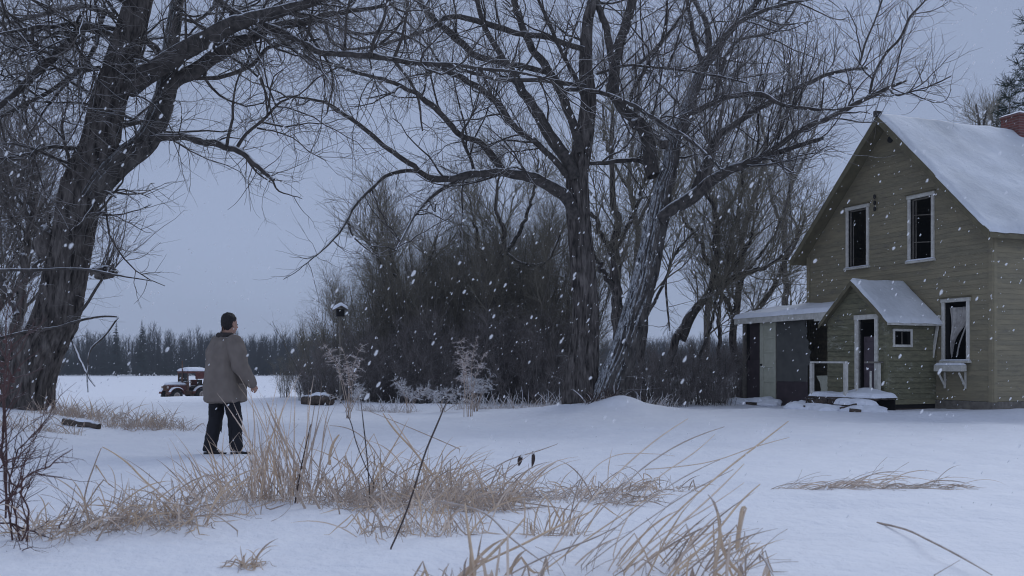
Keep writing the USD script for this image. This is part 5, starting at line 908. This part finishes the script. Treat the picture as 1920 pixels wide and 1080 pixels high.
clump('dry leaves on the tangle of the swept stalks, drooping near its right end', 1.15, 5.9, 12, (.30, .25), (.2, .4), (.5, .3), 112, kink=.6, arch=1.0, spread=.5, fine=12)
broad = [([(1388, 1075, 5.0), (1360, 1040, 5.1), (1350, 1000, 5.1), (1345, 960, 5.2)], 10, 'straw'), ([(1383, 1015, 5.4), (1388, 980, 5.4), (1394, 952, 5.4), (1398, 950, 5.4)], 11, 'straw'), ([(1386, 1010, 5.4), (1392, 975, 5.4), (1400, 952, 5.4)], 8, 'straw_pale'), ([(1340, 1080, 5.0), (1346, 1030, 5.0), (1351, 985, 5.1)], 11, 'straw'), ([(1363, 1078, 5.0), (1366, 1040, 5.0), (1370, 1005, 5.1)], 9, 'straw_pale'), ([(1350, 975, 5.4), (1340, 945, 5.4), (1328, 928, 5.5)], 7, 'straw_grey'), ([(1425, 1040, 5.1), (1440, 1060, 5.0), (1450, 1080, 4.9)], 7, 'straw_grey')]
clump('few broad upright dead leaves at the lower edge, right of the swept stalks', 1.10, 5.05, 12, (.22, .12), (.2, .42), (.1, .05), 113, kink=.5, arch=.7, spread=.3, wid=(.010, .018), stalks=broad, fine=10)
clump('dead leaves cut by the lower edge below the dark slanting stem', -.18, 5.15, 22, (.36, .16), (.18, .42), (.15, 0), 114, kink=.4, arch=.5, spread=.32, wid=(.009, .017), fine=24, stalks=[([(890, 1075, 5.1), (880, 1010, 5.3), (872, 945, 5.6)], 9, 'straw'), ([(880, 1078, 5.1), (930, 1030, 5.2), (985, 970, 5.5)], 8, 'straw'), ([(820, 940, 6.2), (905, 960, 6.0), (960, 1010, 5.6), (1020, 1055, 5.2)], 6, 'straw_grey')])
clump('straw standing around the foot of the dark slanting stem', -.62, 6.7, 70, (.45, .30), (.2, .6), (.1, 0), 115, kink=.5, arch=.8, spread=.45, fine=60)
clump('thin dead stems sticking out of the snow left of the swept stalks', .28, 6.6, 26, (.20, .15), (.2, .5), (.1, .1), 116, kink=.5, arch=.6, spread=.35, fine=30)
ds = thing('dark_stem', 'dark bare stem slanting right out of the centre foreground snow', 'dead stem'); stalk(ds, [(733, 1028, 6.0), (760, 965, 6.2), (780, 905, 6.4), (797, 850, 6.7), (820, 795, 7.0), (838, 752, 7.2)], 3.6, 'dark_stem')
rs3 = thing('dead_stalk', 'single long arched dead stalk lying in the lower right snow', 'dead stalk'); stalk(rs3, [(1645, 980, 7.0), (1690, 990, 6.6), (1740, 1012, 6.0), (1800, 1043, 5.4), (1860, 1078, 4.95)], 4.5, 'straw_grey'); stalk(rs3, [(1752, 1078, 4.95), (1800, 1050, 5.2)], 2.5, 'straw_grey')
lf = thing('withered_leaf', 'two withered dark leaves hanging from a thin stalk in the middle of the snow', 'dead leaf')
for pts, w_ in (([(979, 852, 8.2), (975, 862, 8.2), (973, 874, 8.2)], 9), ([(999, 846, 8.2), (1000, 858, 8.2), (997, 876, 8.2)], 7)):
    a = np.array(pts, float); p, r = resample(np.stack([P(*q_) for q_ in a]), np.full(3, w_*8.2/FPX), 8); obj('leaf', strips(p[None], (r*np.sin(np.linspace(.3, 3.0, 8)))[None]), 'dark_stem', lf, smooth=True)
# bramble bush at the left edge
rr3 = np.random.default_rng(77)
bb = thing('red_twigged_bush', 'bare purplish red-twigged bush at the lower left edge, nearest the camera', 'bush')
LBm = []
for pts in ([(28, 1040, 6), (12, 940, 8), (4, 860, 8), (6, 780, 7), (12, 700, 6), (22, 640, 4)], [(40, 1015, 6), (55, 960, 6), (25, 900, 6), (-10, 830, 5)], [(-20, 980, 7), (30, 985, 7), (85, 1005, 6), (135, 985, 4), (165, 975, 2)], [(-20, 952, 7), (20, 930, 6), (60, 890, 6), (110, 860, 4), (136, 842, 2)],
            [(40, 1035, 6), (30, 960, 6), (18, 900, 6), (30, 850, 5), (62, 815, 4), (92, 780, 3)], [(45, 1030, 5), (52, 985, 5), (40, 940, 4), (38, 890, 4), (60, 850, 3), (72, 832, 2)], [(-30, 900, 6), (10, 870, 5), (50, 840, 4), (80, 800, 3)], [(-30, 780, 6), (5, 745, 6), (18, 700, 5), (10, 640, 4), (20, 560, 2)], [(-20, 1010, 5), (20, 1045, 5), (50, 1030, 4), (62, 1025, 2)]):
    p, r = limb(pts, 6.3, rr3.uniform(-.4, .6), 0, K=18); r = r*.55; p = wiggle(p, r, rr3, .06); obj('stem', tubes(p[None], r[None], 7), 'red_twig', bb, smooth=True); LBm.append((p, r))
a = grow(stack(LBm), 110, (.15, .5), (.0030, .0055), rr3, K=7, spread=.8, along=.7, up=.25, lift=.03, wig=.14); b = grow(a, 380, (.06, .22), (.0018, .0028), rr3, K=5, spread=.8, along=.8, lift=.02)
obj('twigs', both(tubes(*a, 5), tubes(*b, 3)), 'red_twig', bb, smooth=True, kind='stuff')
bz = thing('wilted_seed_cluster', 'dark reddish withered clump of fruit on a stem at the left edge before the trunk', 'dead plant')
cb = []
for k in range(18):
    s_ = trimesh.creation.icosphere(1, rr3.uniform(.012, .022)); s_.apply_translation(P(8, 712, 7.2)+rr3.normal(size=3)*np.array([.04, .04, .09])); cb.append(s_)
obj('fruit', cat(cb), 'red_twig', bz); stalk(bz, [(10, 985, 7.2), (12, 850, 7.2), (8, 740, 7.2), (8, 690, 7.2)], 4, 'red_twig')
# dry weeds round the foot of the leaning tree and behind the man
for k, (u0, Y0, n_, rx, lb) in enumerate(((120, 16.4, 90, .5, 'dry tan grass at the foot of the leaning tree, right side'), (175, 16.2, 120, .6, 'dry weeds behind the snowy log by the leaning tree'), (255, 15.5, 130, .55, 'sparse dry weeds in the snow left of the man'), (310, 15.8, 70, .45, 'thin dry weeds just behind the man, below the tractor'), (60, 14.0, 50, .7, 'scattered dry stems on the snow bank below the leaning tree'))):
    x = (u0-960)/FPX*Y0; clump(lb, x, Y0, n_, (rx, .35), (.15, .55), (.05, 0), 130+k, wid=(.005, .011), m=('straw_grey', 'straw_grey', 'straw'), fine=120, cap=30, kink=.5, arch=.8, spread=.45)
# tall seed-headed weeds and frosted weeds before the thicket
def weed(label, u, vtop, vbase, Y, seed, heads, m='seed_head', name='seed_head_weed', nst=5, sc_=1.0, cat_='weed', group=None):
    r_ = np.random.default_rng(seed); x = (u-960)/FPX*Y; z = gz(x, Y); H = EYE+(HORIZ-vtop)/FPX*Y-z; t = thing(name, label, cat_, (x, Y, z), 0, group); bl_ = []
    for k in range(nst):
        q_ = np.linspace(0, 1, 9); dx, dy = r_.normal()*.30*sc_, r_.normal()*.25*sc_; hh = H*r_.uniform(.7, 1)
        p = np.stack([dx*q_**1.4+r_.normal()*.05, dy*q_**1.4, q_*hh-.05], 1); p[6:, 0] += np.array([.03, .08, .15])*r_.choice([-1, 1])*sc_; p[8, 2] -= .04
        obj('stem', tubes(p[None], np.linspace(.009, .004, 9)[None], 5), 'straw_grey', t, smooth=True)
        hd2 = (p[None, 4:], np.full((1, 5), .01)); sh = grow(hd2, heads, (.08, .30), (.004, .006), r_, K=5, spread=.9, along=.4, lift=-.06, wig=.2, tmin=.1)
        fz_ = grow(sh, heads*7, (.03, .08), (.009, .017), r_, K=3, spread=1, along=.5, lift=-.05, tip=.5); bl_.append((tubes(*sh, 3), tubes(*fz_, 4)))
    obj('seed_heads', both(*[x_ for y_ in bl_ for x_ in y_]), m, t, smooth=True, kind='stuff')
weed('tall weed with nodding pale snow-dusted seed heads, right of the man', 655, 628, 750, 22, 1, 20, nst=6)
weed('tall weed with arching pinkish seed heads before the middle of the thicket', 880, 618, 750, 22, 2, 22, nst=6)
weed('frosted low weed at the thicket foot, left of the other frosted weeds', 655, 715, 750, 25, 3, 16, m='frost_weed', name='frosted_weed', nst=6)
weed('frosted weed with a drooping white head, second from the left at the thicket foot', 762, 704, 750, 25, 4, 22, m='frost_weed', name='frosted_weed', nst=6)
weed('rounded frosted weed at the thicket foot, left of the white tuft', 830, 722, 750, 25, 5, 24, m='frost_weed', name='frosted_weed', nst=7)
weed('tallest whitest frosted tuft at the thicket foot, left of the twin trunks', 893, 690, 750, 25, 6, 26, m='frost_weed', name='frosted_weed', nst=9, sc_=.8)
for k, (u0, n_, lb) in enumerate(((725, 60, 'frosted grass along the foot of the thicket, left part'), (905, 90, 'frosted grass along the foot of the thicket, before the white tuft'), (1010, 60, 'grey frosted grass left of the twin trunks'), (1200, 50, 'dry frosted grass right of the twin-trunk mound'))):
    Y0 = 26 if k != 3 else 25; x = (u0-960)/FPX*Y0; clump(lb, x, Y0, n_, (.9, .3), (.25, .7), (0, 0), 150+k, wid=(.008, .016), m=('frost_weed', 'frost_weed', 'straw_grey'), fine=160, cap=24, kink=.35, arch=.6, spread=.35, name='frosted_grass')
clump('snowy dead weeds crowded between the twin trunks', P(1125, 740, 23.4)[0], 23.4, 70, (.4, .2), (.2, .6), (0, 0), 160, wid=(.01, .02), m=('dark_stem', 'frost_weed'), fine=120, cap=20, spread=.4, name='weed_clump')

# ------------------------------------------------------------ falling snow
rn = np.random.default_rng(99); n = 7200
yy = 4.5+rn.uniform(0, 1, n)**.8*27; uu = rn.uniform(-60, 1980, n); vv = rn.uniform(-40, 1000, n)
pp = np.stack([(uu-960)/FPX*yy, yy, EYE+(HORIZ-vv)/FPX*yy], 1); pp = pp[pp[:, 2] > ground(pp[:, 0], pp[:, 1])+.05]; pn = np.stack([rn.uniform(-1.1, 1.1, 16), np.full(16, 0.), np.zeros(16)], 1); dn = rn.uniform(3.4, 5.0, 16); pn = np.stack([pn[:, 0]*dn*.5, dn, EYE+rn.uniform(-.12, .40, 16)*dn], 1); pp = np.vstack([pp, pn[pn[:, 2] > .3]]); n = len(pp)
ico = trimesh.creation.icosphere(1, 1.0); V0, F0 = ico.vertices, ico.faces
lump = 1+.55*(rn.uniform(size=(n, len(V0), 1))-.5); size = (.0035+.0080*rn.uniform(0, 1, n)**1.6)*np.where(rn.uniform(size=n) < .06, 1.2, 1); 
st_ = np.stack([np.full(n, .75), np.full(n, .75), rn.uniform(.9, 1.7, n)], 1)
v = V0[None]*lump*size[:, None, None]*st_[:, None]; v[:, :, 0] += v[:, :, 2]*.45
v = v+pp[:, None]
fs = obj('falling_snow', (v.reshape(-1, 3), (F0[None]+(np.arange(n)*len(V0))[:, None, None]).reshape(-1, 3)), 'flake', smooth=True); tag(fs, 'snowflakes drifting down across the whole yard', 'snowflakes', kind='stuff')

# ------------------------------------------------------------ snowy air
hz_ = obj('haze', box(-420, 420, -40, 420, -4.0, 26.0), 'air'); tag(hz_, 'thin snowy air', 'haze', kind='stuff')
